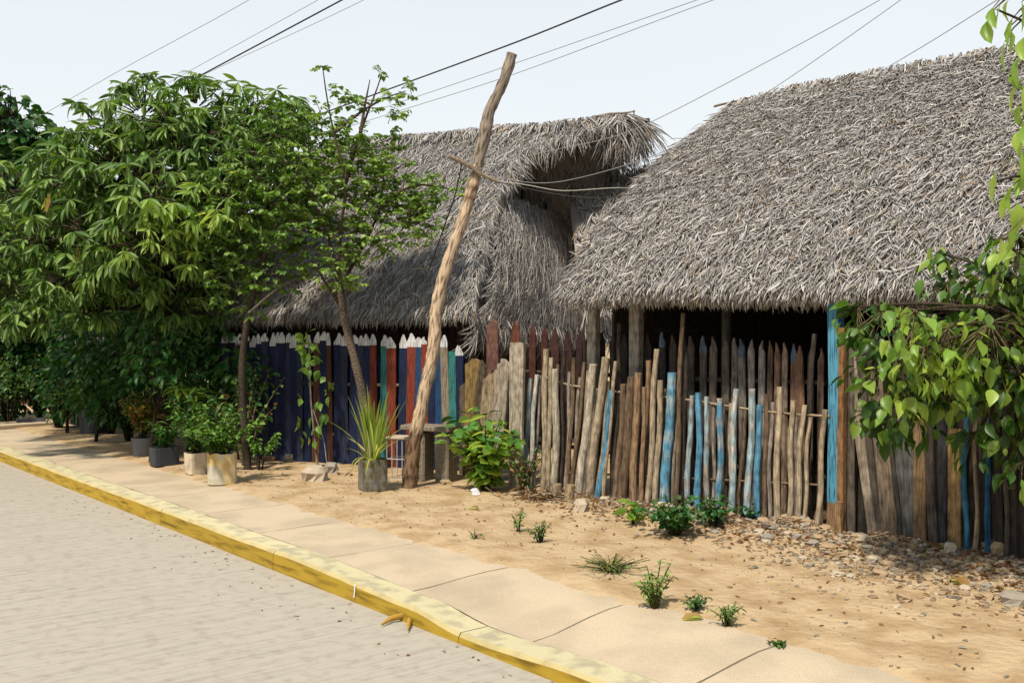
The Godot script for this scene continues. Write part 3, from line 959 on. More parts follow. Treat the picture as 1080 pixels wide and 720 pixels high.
# ---------------------------------------------------------------- fences
func stake(parent: Node, base: Vector3, top: Vector3, w: float, bare: Color, paint = null, worn := 0.5, knots := 0.07, bark := false) -> void:
	var b := Builder.new()
	var n := 16
	var pts := []
	var rad := []
	var cols := []
	var lo := base - (top - base).normalized() * 0.12
	var d := (top - lo).normalized()
	var q := d.cross(Vector3(0.2, 0.1, 1)).normalized()
	var q2 := d.cross(q)
	var ph := rr(0, 30)
	var bend := rr(-0.018, 0.018)
	var tone := rr(0.9, 1.1)
	for i in n + 1:
		var f := float(i) / n
		pts.append(lo.lerp(top, f) + q * (bend * sin(f * PI) + 0.007 * sin(f * 9.0 + ph)) + q2 * 0.006 * sin(f * 7.0 + ph * 2.0))
		var knot := knots * pow(maxf(0.0, sin(f * 21.0 + ph)), 8.0)
		rad.append(w * 0.5 * lerpf(1.06, 0.92, f) * (1.0 + knot + 0.04 * noise.get_noise_1d(f * 400.0 + ph * 100.0)))
		var c := bare * tone * (1.0 + 0.16 * noise.get_noise_1d(f * 500.0 + ph * 77.0))
		if paint != null:
			var wear := noise.get_noise_1d(f * 330.0 + ph * 53.0) * 0.9 + 0.5
			if wear > worn:
				c = paint * (1.0 + 0.12 * noise.get_noise_1d(f * 700.0 + ph))
			elif wear > worn - 0.12:
				c = c.lerp(paint, 0.5)
		cols.append(c)
	b.tube(pts, rad, 9, cols, Vector2(rr(0, 9), rr(0, 9)), Vector2(w * 3.0, 1.0), true, 0.05)
	put("stake", b.mesh(), M.bark if bark else M.wood, parent)

func plane_pt(px: float, py: float, off := 0.0) -> Vector3:    # that direction on the upright plane of the stake fence, off metres behind it
	var o := FENCE_O + Vector2(0.770, 0.638) * off
	var q := on_line(px, o, FENCE_D)
	return Vector3(q.x, EYE - (py - 360.0) / FOCAL * q.y, -q.y)

func make_stake_fence() -> void:
	var tan := lin(0.53, 0.425, 0.295)
	var pale := lin(0.60, 0.53, 0.42)
	var grey_ := lin(0.35, 0.305, 0.255)
	var brown := lin(0.22, 0.15, 0.095)
	var dark := lin(0.075, 0.06, 0.05)
	var orange := lin(0.34, 0.22, 0.13)
	var white := lin(0.64, 0.63, 0.58)
	var blue := lin(0.13, 0.35, 0.53)
	var pblue := lin(0.40, 0.53, 0.58)
	var fence := thing("stake_fence", "rough fence of mismatched bare, grey and blue-painted wooden stakes tied to a cane rail", "fence", Vector3(FENCE_O.x, 0, -FENCE_O.y))
	fence.position = Vector3.ZERO
	# top x, top y, foot x, width in pixels, wood, paint, wear, behind
	var list := [
		[548, 407, 544, 4.5, white, pblue, 0.5, 0.05], [554, 402, 548, 4.5, grey_, null, 0, 0.05], [560, 399, 554, 5, white, pblue, 0.45, 0.03], [566, 395, 559, 5, white, null, 0, 0.0], [570, 396, 563, 4, grey_, null, 0, 0.06],
		[576, 368, 574, 7, tan, null, 0, 0.05], [582, 377, 579, 5.5, tan, null, 0, 0.02], [586, 389, 584, 8, pale, null, 0, -0.03], [595, 369, 592, 5, dark, null, 0, 0.06], [606, 377, 598, 5, brown, null, 0, 0.06],
		[601, 392, 597, 4, grey_, null, 0, 0.05], [617, 382, 602, 4.5, brown, null, 0, 0.03], [621, 391, 607, 4, tan, null, 0, 0.05], [626.5, 384, 610, 9, pale, null, 0, 0.0], [629, 410, 617, 5.5, grey_, null, 0, 0.05], [640, 377, 622, 9.5, tan, null, 0, 0.0],
		[641.5, 402, 630, 6, tan, null, 0, 0.05], [645, 412, 630.5, 6.5, blue, blue, 0.1, -0.04], [650, 381, 637, 4.5, tan, null, 0, -0.02], [654, 341, 646, 5, dark, null, 0, 0.06], [658, 405, 648, 7, brown, null, 0, 0.02],
		[667.5, 398, 657, 11, brown, null, 0, 0.03], [674, 393, 668.5, 8, orange, null, 0, -0.02], [684, 380, 675.5, 6, orange, null, 0, 0.02], [680, 408, 676, 5, orange, null, 0, -0.01], [692.7, 368, 684, 6.5, tan, null, 0, 0.0], [697, 401, 690, 6.5, tan, null, 0, -0.03],
		[710, 393, 701, 10.5, pblue, blue, 0.55, 0.0], [720, 330, 713, 5, brown, null, 0, -0.02], [723, 372, 719, 6, dark, null, 0, 0.06], [731, 417, 725.5, 6, grey_, pblue, 0.5, 0.0], [737, 414, 735.5, 7, blue, blue, 0.15, -0.02],
		[746, 418, 748, 5.5, grey_, pblue, 0.65, 0.0], [760, 420, 758, 7, tan, blue, 0.35, 0.0], [777, 410, 773.5, 6.5, white, pblue, 0.55, 0.0], [794, 410, 787, 7.5, white, pblue, 0.5, -0.02], [802, 427, 799, 6.5, blue, blue, 0.2, 0.0],
		[808.5, 416, 806, 5, brown, null, 0, 0.04], [823, 408, 820, 7, tan, null, 0, 0.0], [836, 422, 833, 6, tan, null, 0, 0.02], [848, 427, 842, 6, tan, null, 0, 0.02], [860, 352, 848, 6, dark, null, 0, 0.08], [870, 432, 862, 6, tan, null, 0, -0.04],
		[589, 384, 588, 4, brown, null, 0, 0.07], [612, 398, 604, 4, grey_, null, 0, 0.08], [634, 396, 626, 4.5, brown, null, 0, 0.08], [663, 412, 653, 4.5, grey_, null, 0, 0.08], [688, 404, 683, 4, grey_, null, 0, 0.08], [703, 410, 696, 4.5, brown, null, 0, 0.07], [716, 420, 708, 4, grey_, null, 0, 0.06], [742, 428, 741, 4, brown, null, 0, 0.08], [753, 424, 752, 4, grey_, null, 0, 0.07], [770, 425, 769, 4.5, tan, null, 0, 0.05], [788, 431, 780, 4, brown, null, 0, 0.07], [815, 424, 813, 4.5, grey_, null, 0, 0.06], [829, 430, 826, 4, brown, null, 0, 0.06], [841, 436, 838, 4, grey_, null, 0, 0.06], [855, 440, 850, 4.5, tan, null, 0, 0.03],
		[767, 432, 766, 4, dark, null, 0, 0.1], [785, 440, 781, 4, dark, null, 0, 0.1], [815, 430, 812, 4, dark, null, 0, 0.1]]
	for q in list:
		var foot := plane_pt(q[2], 500.0, q[7])
		foot = on_earth(foot)
		var top := plane_pt(q[0], q[1], q[7])
		var w: float = q[3] / FOCAL * -foot.z
		stake(fence, foot, top, w, q[4], q[5], q[6], 0.12 if q[3] < 8 else 0.05, false)
	# cane rail and a thinner one below, with cord ties
	var rail := [[572, 396], [600, 406], [640, 412], [690, 417], [722, 421], [760, 427], [800, 433], [840, 437], [876, 439]]
	for i in rail.size() - 1:
		pass
	var b := Builder.new()
	var pts := []
	var rad := []
	for q in rail:
		pts.append(plane_pt(q[0], q[1], 0.055))
		rad.append(0.011)
	b.tube(pts, rad, 7, [lin(0.46, 0.36, 0.23)], Vector2.ZERO, Vector2(0.1, 1.0), true, 0.05)
	put("rail", b.mesh(), M.wood, fence)
	b = Builder.new()
	pts = []
	rad = []
	for i in 8:
		pts.append(plane_pt(600 + 38 * i, 498 + 1.9 * i, 0.06))
		rad.append(0.010)
	b.tube(pts, rad, 6, [lin(0.25, 0.19, 0.12)], Vector2.ZERO, Vector2(0.1, 1.0), true, 0.05)
	put("rail", b.mesh(), M.wood, fence)
	# gate post: worn blue squared timber, and the brown one nailed to it
	var fd := Vector3(FENCE_D.x, 0, -FENCE_D.y)
	var foot := on_earth(plane_pt(881, 560, 0.10))
	var gate := thing("fence_post", "worn blue-painted square timber post with a bare foot, up to the eave", "post", foot)
	var rows := []
	var cols := []
	for i in 15:
		var f := i / 14.0
		rows.append(Vector3(0.052 + 0.003 * sin(f * 8.0), 0.012 * sin(f * 3.0), lerpf(-0.1, 2.10, f)))
		cols.append(lin(0.29, 0.17, 0.095) if i < 2 else lin(0.10, 0.34, 0.50) * rr(0.92, 1.08))
	b = Builder.new()
	b.board(rows, 0.09, cols, Vector2(3, 7))
	put("timber", b.mesh(), M.painted_wood, gate, Transform3D(Basis(fd, Vector3.UP, fd.cross(Vector3.UP)), Vector3.ZERO))
	foot = on_earth(plane_pt(888.5, 570, -0.05))
	var br := thing("fence_post", "narrow orange-brown sawn post beside the worn blue post", "post", foot)
	plank(br, "timber", Vector3.ZERO, fd, 0.05, 1.62, 0.06, lin(0.32, 0.17, 0.075))
	plank(br, "cleat", Vector3(0.0, 0.0, 0.0) + fd * 0.01 - fd.cross(Vector3.DOWN) * 0.0 + fd.cross(Vector3.UP) * 0.055, fd, 0.06, 0.26, 0.04, lin(0.33, 0.21, 0.10))
	make_board_fence(fd)

func make_board_fence(fd: Vector3) -> void:
	var f := thing("board_fence", "leaning fence of wide old boards and poles shaded by the leafy tree", "fence")
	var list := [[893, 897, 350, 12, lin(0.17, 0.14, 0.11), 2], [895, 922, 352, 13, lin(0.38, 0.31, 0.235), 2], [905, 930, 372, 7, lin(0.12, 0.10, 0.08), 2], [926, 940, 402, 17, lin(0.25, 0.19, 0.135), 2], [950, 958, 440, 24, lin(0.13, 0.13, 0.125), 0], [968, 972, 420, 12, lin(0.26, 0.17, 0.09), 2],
		[981, 985, 410, 9, lin(0.10, 0.08, 0.07), 2], [993, 994, 400, 9, lin(0.06, 0.06, 0.07), 0], [1006, 1007, 452, 16, lin(0.42, 0.27, 0.12), 0], [1052, 1054, 420, 11, lin(0.07, 0.06, 0.055), 2], [1066, 1068, 400, 10, lin(0.09, 0.07, 0.06), 0], [1080, 1082, 395, 12, lin(0.07, 0.055, 0.05), 2], [1094, 1097, 390, 12, lin(0.08, 0.07, 0.06), 0], [1112, 1114, 390, 14, lin(0.12, 0.09, 0.07), 0], [1130, 1132, 390, 14, lin(0.10, 0.08, 0.06), 2], [1150, 1152, 390, 14, lin(0.14, 0.10, 0.07), 0]]  # tree shade is put into the darker board tones as well
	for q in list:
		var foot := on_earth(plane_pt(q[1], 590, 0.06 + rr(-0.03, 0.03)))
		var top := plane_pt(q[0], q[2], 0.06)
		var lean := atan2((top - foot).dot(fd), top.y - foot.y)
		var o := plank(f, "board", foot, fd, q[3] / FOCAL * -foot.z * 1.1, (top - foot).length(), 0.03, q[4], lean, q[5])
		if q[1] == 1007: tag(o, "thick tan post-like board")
	for q in [[1019, 1020, 440, 6, lin(0.05, 0.20, 0.33)], [1028, 1028, 430, 5, lin(0.36, 0.28, 0.18)], [1042, 1042, 440, 6, lin(0.03, 0.12, 0.24)], [1060, 1061, 430, 5, lin(0.12, 0.10, 0.08)], [940, 949, 430, 5, lin(0.08, 0.07, 0.06)]]:
		var foot := on_earth(plane_pt(q[1], 590, 0.0))
		stake(f, foot, plane_pt(q[0], q[2], 0.0), q[3] / FOCAL * -foot.z, q[4])
	# dark boards close the fence behind
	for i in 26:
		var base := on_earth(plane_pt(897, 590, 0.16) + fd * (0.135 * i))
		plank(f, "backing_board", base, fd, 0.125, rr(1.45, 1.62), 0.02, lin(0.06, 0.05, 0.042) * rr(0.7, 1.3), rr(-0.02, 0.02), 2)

func make_dark_pickets() -> void:
	var fd := Vector3(FENCE_D.x, 0, -FENCE_D.y)
	var f := thing("picket_fence", "old dark picket fence with pointed tips standing behind the stakes", "fence")
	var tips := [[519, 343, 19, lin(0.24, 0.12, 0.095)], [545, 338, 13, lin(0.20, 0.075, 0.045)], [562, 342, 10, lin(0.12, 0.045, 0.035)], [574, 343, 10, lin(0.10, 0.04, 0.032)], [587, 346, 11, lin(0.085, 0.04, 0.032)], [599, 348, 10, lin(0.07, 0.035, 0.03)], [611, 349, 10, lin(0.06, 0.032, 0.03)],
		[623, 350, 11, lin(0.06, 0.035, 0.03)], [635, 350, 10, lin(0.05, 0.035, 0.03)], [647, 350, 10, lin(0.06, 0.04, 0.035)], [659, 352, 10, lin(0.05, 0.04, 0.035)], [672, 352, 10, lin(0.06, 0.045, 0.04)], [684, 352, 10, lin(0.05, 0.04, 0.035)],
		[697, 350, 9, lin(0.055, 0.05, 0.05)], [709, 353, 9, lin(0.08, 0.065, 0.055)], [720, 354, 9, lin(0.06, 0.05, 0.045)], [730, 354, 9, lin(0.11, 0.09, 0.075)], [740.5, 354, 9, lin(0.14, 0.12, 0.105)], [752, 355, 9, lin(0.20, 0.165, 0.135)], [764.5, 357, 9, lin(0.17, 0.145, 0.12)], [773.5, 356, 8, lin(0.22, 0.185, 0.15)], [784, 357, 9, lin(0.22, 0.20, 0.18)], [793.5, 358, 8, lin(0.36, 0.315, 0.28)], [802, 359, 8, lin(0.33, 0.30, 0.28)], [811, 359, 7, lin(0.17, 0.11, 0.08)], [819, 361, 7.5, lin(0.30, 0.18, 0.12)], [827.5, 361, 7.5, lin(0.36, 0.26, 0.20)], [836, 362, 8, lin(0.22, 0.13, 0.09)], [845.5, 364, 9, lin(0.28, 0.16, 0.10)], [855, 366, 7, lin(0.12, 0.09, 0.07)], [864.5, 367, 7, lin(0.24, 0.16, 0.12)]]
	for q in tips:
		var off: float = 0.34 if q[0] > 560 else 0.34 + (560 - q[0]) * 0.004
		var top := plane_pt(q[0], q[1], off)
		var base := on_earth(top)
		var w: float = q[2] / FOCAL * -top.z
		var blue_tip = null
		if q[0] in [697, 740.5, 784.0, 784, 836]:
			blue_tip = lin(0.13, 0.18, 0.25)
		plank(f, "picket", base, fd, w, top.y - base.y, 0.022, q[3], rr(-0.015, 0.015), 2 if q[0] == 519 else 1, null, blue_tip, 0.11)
	for h in [0.45, 1.25]:
		var a := plane_pt(520, 400, 0.38)
		var e := plane_pt(872, 400, 0.38)
		put("rail", pole_mesh(Vector3(a.x, h, a.z), Vector3(e.x, h, e.z), 0.025, 0.025, lin(0.09, 0.07, 0.05), 0.01, 6, 10), M.wood, f)
	# grey slabs of split log that close the corner
	var s := thing("slab_fence", "pale split-log slabs leaning together where the two fences meet", "fence")
	var list := [[502, 384, 498, 20, lin(0.30, 0.20, 0.075), 2], [513, 386, 502, 8, lin(0.36, 0.27, 0.17), 2], [520, 400, 507, 10, lin(0.40, 0.30, 0.185), 2], [528, 396, 514, 12, lin(0.42, 0.33, 0.21), 2], [538, 384, 521, 15, lin(0.45, 0.38, 0.30), 2], [546, 361, 545, 15, lin(0.50, 0.43, 0.33), 0], [491, 408, 489, 9, lin(0.16, 0.12, 0.08), 2]]
	for q in list:
		var k: float = (545.0 - q[2]) / 56.0
		var d := lerpf(10.75, 11.9, clampf(k, 0.0, 1.0))
		var base := on_earth(at(q[2], 500, d))
		var top := at(q[0], q[1], d)
		var al := Vector3(0.8, 0, 0.6)
		var o := plank(s, "slab", base, al, q[3] / FOCAL * d * 1.15, top.y - base.y, 0.05, q[4], atan2((top - base).dot(al), top.y - base.y), q[5])
		o.position += Vector3(0, 0, 0)

func make_painted_pickets() -> void:
	var A := Vector3(-0.93, 0, -0.37)
	var O := Vector2(-0.58, 12.2)
	var DD := Vector2(-0.93, 0.37)
	var f := thing("picket_fence", "navy, red and teal picket fence with white-painted pointed tips", "fence")
	var navy := lin(0.009, 0.019, 0.065)
	var blue := lin(0.016, 0.062, 0.155)
	var red := lin(0.235, 0.045, 0.022)
	var teal := lin(0.035, 0.20, 0.185)
	var brown := lin(0.10, 0.038, 0.026)
	var dark := lin(0.030, 0.036, 0.075)
	var white := lin(0.70, 0.70, 0.71)
	var grey_ := lin(0.27, 0.22, 0.16)
	var list := [[485, 362, 10, navy, 1], [479, 372, 9, teal, 0], [470.5, 354, 8, grey_, 1], [463.5, 355, 8, blue, 1], [456, 354, 8, navy, 1], [449, 355, 8, red, 1], [441.5, 354, 9, blue, 1], [432, 353, 10, red, 1], [423.2, 353, 8.5, navy, 1], [413.8, 353, 10, red, 1], [404.2, 352, 9.5, teal, 1], [395.5, 353, 7.5, red * 0.8, 1], [388, 353, 9.5, navy, 1], [380, 352, 8.5, dark, 1], [372.5, 351, 8.5, navy, 1], [364.5, 352, 7, dark, 1], [356.3, 350, 10, navy, 1], [348.2, 350, 6.5, brown, 1], [341.3, 350, 9.5, navy, 1], [333, 350, 8.5, brown, 1], [324, 352, 8, navy, 1], [317, 352, 8, dark, 1], [310.8, 352, 8, navy, 1], [304, 351, 7, dark, 1], [298, 350, 8.5, navy, 1], [291.8, 350, 7, dark, 1], [286, 350, 8, navy, 1], [280, 351, 8, dark, 1], [273, 351, 8, navy, 1], [266, 351, 8, dark, 1], [259, 351, 8, navy, 1], [252, 351, 8, brown, 1], [245, 351, 8, navy, 1], [238, 351, 8, dark, 1]]
	for q in list:
		var p := on_line(q[0], O, DD)
		var base := on_earth(Vector3(p.x, 0, -p.y))
		var h: float = EYE - (q[1] - 360.0) / FOCAL * p.y - base.y
		var tip = white * rr(0.85, 1.05)
		if q[3] == teal and q[0] == 479: tip = null
		plank(f, "picket", base, -A, q[2] / FOCAL * p.y * rr(0.98, 1.14), h + rr(-0.035, 0.02), 0.024, q[3], rr(-0.022, 0.022), q[4], M.painted_wood, tip, rr(0.06, 0.13))
	# plain navy boards behind close the gaps
	for i in 22:
		var p3 := on_earth(Vector3(-0.64, 0, -12.30) + A * (0.16 * i))
		plank(f, "backing_board", p3, -A, 0.155, rr(1.38, 1.46), 0.018, navy * rr(0.6, 1.2), 0.0, 0, M.painted_wood)
	for h in [0.4, 1.05]:
		put("rail", pole_mesh(Vector3(-0.62, h, -12.235), Vector3(-0.62, h, -12.235) + A * 3.4, 0.022, 0.022, lin(0.36, 0.28, 0.18), 0.006, 6, 10), M.wood, f)
	# the run that turns back along the street
	var g := thing("picket_fence", "shadowed blue picket fence with white tips running on beneath the mango tree", "fence")
	var K := Vector3(-0.633, 0, -0.774)
	for i in 20:
		var base := on_earth(Vector3(-3.98, 0, -13.60) + K * (0.17 * (i + 27)))
		plank(g, "picket", base, -K, 0.14, rr(1.66, 1.74), 0.024, [navy, blue, navy, brown][i % 4], rr(-0.015, 0.015), 1, M.painted_wood, white * rr(0.7, 0.95), 0.10)
	put("rail", pole_mesh(Vector3(-3.98, 0.9, -13.66) + K * 4.6, Vector3(-3.98, 0.9, -13.66) + K * 7.9, 0.025, 0.025, lin(0.1, 0.08, 0.06), 0.006, 6, 10), M.wood, g)

# ---------------------------------------------------------------- plants
var leafs := {}

func make_leaf_shapes() -> void:
	strips = [strip(0.5, 0.0), strip(0.9, 1.6), strip(0.8, -1.6), strip(1.3, 0.5)]
	leafs.long = [blade([0.06, 0.36, 0.5, 0.46, 0.30, 0.03], 0.55, 0.35, 0.0, 0.03, 0.2), blade([0.06, 0.38, 0.5, 0.44, 0.26, 0.02], 1.0, 0.4, 0.35, 0.05, 0.2), blade([0.06, 0.34, 0.5, 0.48, 0.32, 0.03], 0.3, 0.25, -0.3, 0.04, 0.2)]
	leafs.broad = [blade([0.05, 0.34, 0.49, 0.46, 0.33, 0.17, 0.02], 0.5, 0.3, 0.0, 0.05, 0.58), blade([0.05, 0.38, 0.5, 0.44, 0.29, 0.14, 0.02], 1.0, 0.45, 0.12, 0.10, 0.58), blade([0.05, 0.30, 0.47, 0.48, 0.36, 0.19, 0.02], 0.2, 0.2, -0.12, 0.07, 0.58)]
	leafs.oval = [blade([0.06, 0.32, 0.48, 0.5, 0.36, 0.04], 0.5, 0.3, 0.0, 0.03, 0.42), blade([0.06, 0.30, 0.46, 0.5, 0.40, 0.05], 0.8, 0.35, 0.1, 0.04, 0.42)]
	leafs.small = [blade([0.08, 0.5, 0.42, 0.05], 0.5, 0.3, 0.0, 0.0, 0.55), blade([0.08, 0.46, 0.46, 0.05], 0.9, 0.4, 0.1, 0.0, 0.55)]
	leafs.sword = []
	for q in [0.2, 0.7, 1.9]:
		leafs.sword.append(blade([0.34, 0.42, 0.48, 0.5, 0.46, 0.36, 0.2, 0.02], q, 0.4, rr(-0.5, 0.5), 0.0, 0.05))

func leaf_xf(p: Vector3, dir: Vector3, ln: float, w: float, roll := 0.4) -> Transform3D:
	var y := dir.normalized()
	var x := y.cross(Vector3.UP)
	if x.length() < 0.05:
		x = Vector3(1, 0, 0)
	x = x.normalized()
	var z := x.cross(y).normalized()
	if z.y < 0.0:
		z = -z
		x = -x
	var a := R.randfn(0.0, roll)
	x = x.rotated(y, a)
	z = z.rotated(y, a)
	return Transform3D(Basis(x * w, y * ln, z * ln), p)

func tone_of(name_: String) -> Color:
	var m: StandardMaterial3D = M[name_]
	return m.albedo_color.srgb_to_linear()

# leaves: [transform, tone number]; the ones that show largest are pieces of their own, the rest one mass
func leaves(parent: Node, shapes: Array, list: Array, palette: Array, singles: int, called := "leaf") -> void:
	var inv: Transform3D = parent.global_transform.affine_inverse()
	if singles > 0:
		list.sort_custom(func(a, b): return (a[0].origin - Vector3(0, EYE, 0)).length_squared() < (b[0].origin - Vector3(0, EYE, 0)).length_squared())
	var n := mini(singles, list.size())
	for i in n:
		put(called, shapes[i % shapes.size()], M[palette[list[i][1]]], parent, inv * list[i][0])
	var xf := []
	var cl := []
	for k in shapes.size():
		xf.append([])
		cl.append([])
	for i in range(n, list.size()):
		var k := i % shapes.size()
		xf[k].append(inv * list[i][0])
		cl[k].append(tone_of(palette[list[i][1]]) * rr(0.8, 1.2))
	for k in shapes.size():
		if xf[k].size():
			copies("foliage", shapes[k], M.leaf_tinted, parent, xf[k], cl[k])

func limb(parent: Node, called: String, pts: Array, r0: float, r1: float, col: Color, sides := 8, m := "bark") -> void:
	var inv: Transform3D = parent.global_transform.affine_inverse()
	var b := Builder.new()
	# smooth the path
	var c := Curve3D.new()
	for i in pts.size():
		var t: Vector3 = (pts[mini(i + 1, pts.size() - 1)] - pts[maxi(i - 1, 0)]) * 0.18
		c.add_point(pts[i], -t, t)
	var n := maxi(4, (pts.size() - 1) * 4)
	var q := []
	var rad := []
	var cols := []
	var len_ := c.get_baked_length()
	for i in n + 1:
		var f := float(i) / n
		q.append(inv * c.sample_baked(len_ * f, true))
		rad.append(lerpf(r0, r1, f) * rr(0.94, 1.06))
		cols.append(col * rr(0.85, 1.12))
	b.tube(q, rad, sides, cols, Vector2(rr(0, 9), rr(0, 9)), Vector2(1.0, 3.0), true, 0.05)
	put(called, b.mesh(), M[m], parent)

func twigs_mesh(segs: Array, r: float, col: Color, inv: Transform3D) -> ArrayMesh:
	var b := Builder.new()
	for s in segs:
		var a: Vector3 = inv * s[0]
		var e: Vector3 = inv * s[1]
		if (e - a).length() < 0.01: continue
		var mid := (a + e) * 0.5 + Vector3(rr(-0.03, 0.03), rr(-0.02, 0.04), rr(-0.03, 0.03)) * (e - a).length() * 2.0
		b.tube([a, mid, e], [r, r * 0.7, r * 0.35], 4, [col * rr(0.8, 1.15)], Vector2(rr(0, 5), rr(0, 5)), Vector2(0.1, 1.0), false)
	return b.mesh()

func part(parent: Node, called: String) -> Node3D:
	var o := Node3D.new()
	o.name = called
	parent.add_child(o, true)
	return o

func ball() -> Vector3:
	while true:
		var p := Vector3(rr(-1, 1), rr(-1, 1), rr(-1, 1))
		if p.length() < 1.0 and p.length() > 0.05:
			return p
	return Vector3.ZERO

func make_mango() -> void:
	var base := on_earth(at(172, 480, 14.0))
	var tree := thing("mango_tree", "big mango tree with long drooping leaves in whorls, shading the potted plants", "tree", base)
	var lobes := [[110, 138, 42, 13.2], [150, 122, 44, 13.8], [205, 116, 44, 13.4], [262, 124, 40, 13.9], [70, 192, 48, 13.3], [128, 178, 58, 12.9], [192, 176, 58, 13.0], [248, 184, 52, 13.4], [42, 250, 50, 13.2], [92, 242, 52, 12.8], [150, 240, 56, 12.9], [212, 238, 50, 13.2], [22, 305, 36, 13.4], [72, 296, 36, 12.9], [150, 298, 26, 12.7], [112, 280, 30, 12.5], [292, 150, 38, 13.7], [310, 190, 36, 13.6], [285, 215, 40, 13.7], [300, 120, 26, 13.6], [170, 180, 60, 14.4], [90, 215, 60, 14.6], [235, 230, 50, 14.5], [-20, 260, 60, 13.6], [10, 200, 45, 14.2], [40, 330, 30, 13.0], [-10, 330, 40, 13.2], [60, 235, 55, 15.6], [0, 250, 55, 16.2], [125, 235, 55, 15.4], [45, 290, 45, 15.8], [100, 300, 40, 15.0], [-10, 310, 45, 15.4], [30, 270, 45, 14.4], [150, 270, 50, 14.6], [190, 300, 34, 13.4], [180, 325, 26, 13.2], [215, 325, 24, 13.4], [100, 325, 26, 13.2], [230, 300, 34, 14.0], [120, 310, 26, 13.5], [262, 150, 44, 13.2], [180, 130, 40, 12.9], [90, 170, 40, 12.9], [215, 150, 44, 12.8], [200, 230, 42, 12.2], [165, 205, 48, 12.1], [235, 215, 40, 12.1], [150, 255, 44, 12.1], [215, 270, 30, 12.3]]
	var top := at(176, 330, 13.8)
	var fork := at(182, 290, 13.6)
	limb(tree, "trunk", [base - Vector3(0, 0.15, 0), base + Vector3(0.05, 0.6, 0), at(168, 395, 13.9), top, fork], 0.115, 0.08, lin(0.06, 0.046, 0.036), 10)
	limb(tree, "limb", [at(176, 350, 13.85), at(205, 300, 13.4), at(212, 250, 13.2), at(215, 190, 13.3)], 0.07, 0.03, lin(0.11, 0.085, 0.065))
	var segs := []
	var list := []
	var crown := part(tree, "crown")
	for l in lobes:
		var c := at(l[0], l[1], l[3])
		var rad: float = l[2] / FOCAL * l[3]
		limb(tree, "limb", [fork, fork.lerp(c, 0.5) + Vector3(rr(-0.2, 0.2), rr(-0.2, 0.1), rr(-0.2, 0.2)), c], 0.05, 0.02, lin(0.075, 0.06, 0.045), 6)
		var count := int(12.0 + 98.0 * rad * rad)
		for i in count:
			var o := ball()
			o = o.normalized() * lerpf(0.55, 1.0, sqrt(R.randf()))
			if o.y < -0.5: o.y *= 0.5
			var p := c + o * rad
			segs.append([c + o * rad * 0.25, p])
			var n := 5 + R.randi() % 7
			var big := rr(0.7, 1.15)
			var sun_side := o.y * 0.5 + 0.5
			var young := R.randf() < 0.10
			for k in n:
				var az := TAU * k / n + rr(-0.3, 0.3)
				var e := rr(0.0, 1.25)
				var d := Vector3(cos(az), 0, sin(az)) * cos(e) - Vector3.UP * sin(e) + o * 0.45
				var ln := rr(0.17, 0.28) * big
				var tone := (2 + R.randi() % 2) if young else (R.randi() % 3)
				list.append([leaf_xf(p + d * 0.01, d, ln, ln * rr(0.21, 0.28), 0.5), tone])
	tag(put("twigs", twigs_mesh(segs, 0.011, lin(0.10, 0.085, 0.05), tree.global_transform.affine_inverse()), M.bark, tree), "", "", "", "stuff")
	leaves(crown, leafs.long, list, ["mango_a", "mango_b", "mango_c", "mango_d"], 300)
	# two withered sprays
	for q in [[120, 238, 12.2], [52, 208, 12.5], [82, 262, 12.3]]:
		var p := at(q[0], q[1], q[2])
		var dl := []
		for k in 9:
			dl.append([leaf_xf(p + Vector3(rr(-0.05, 0.05), rr(-0.05, 0.05), rr(-0.05, 0.05)), Vector3(rr(-0.4, 0.4), -1, rr(-0.4, 0.4)), rr(0.13, 0.2), 0.035, 0.9), k % 2])
		leaves(crown, leafs.long, dl, ["dry_a", "dry_b"], 9, "dry_leaf")

# a tree or shrub whose leaves fill lobes given as [px, py, radius px, depth]
func lobe_tree(called: String, label: String, cat: String, base: Vector3, lobes: Array, shapes: Array, palette: Array, per_m3: float, size: Vector2, aspect: Vector2, singles: int, wood: Color, trunk_r: float, droop := 0.3, group := "", shell := 0.4) -> Node3D:
	var tree := thing(called, label, cat, base, group)
	var crown := part(tree, "crown")
	var mid := Vector3.ZERO
	for l in lobes:
		mid += at(l[0], l[1], l[3])
	mid /= lobes.size()
	var fork := base.lerp(mid, 0.45)
	limb(tree, "trunk", [base - Vector3(0, 0.1, 0), base.lerp(fork, 0.5) + Vector3(rr(-0.05, 0.05), 0, rr(-0.05, 0.05)), fork], trunk_r, trunk_r * 0.7, wood)
	var list := []
	var segs := []
	for l in lobes:
		var c := at(l[0], l[1], l[3])
		var rad: float = l[2] / FOCAL * l[3]
		limb(tree, "limb", [fork, fork.lerp(c, 0.55) + Vector3(rr(-0.1, 0.1), rr(-0.05, 0.1), rr(-0.1, 0.1)) * rad, c], trunk_r * 0.5, trunk_r * 0.15, wood, 6)
		var count := int(per_m3 * 4.19 * rad * rad * rad) + 6
		for i in count:
			var o := ball()
			o = o.normalized() * lerpf(shell, 1.0, pow(R.randf(), 0.6))
			var p := c + o * rad
			if i % 5 == 0:
				segs.append([c + o * rad * 0.2, p])
			var d := (o * Vector3(1, 0.4, 1) + Vector3(rr(-0.6, 0.6), rr(-0.3, 0.3) - droop, rr(-0.6, 0.6)))
			var ln := rr(size.x, size.y)
			list.append([leaf_xf(p, d, ln, ln * rr(aspect.x, aspect.y), 0.6), R.randi() % palette.size()])
	tag(put("twigs", twigs_mesh(segs, maxf(0.004, trunk_r * 0.10), wood, tree.global_transform.affine_inverse()), M.bark, tree), "", "", "", "stuff")
	leaves(crown, shapes, list, palette, singles)
	return tree

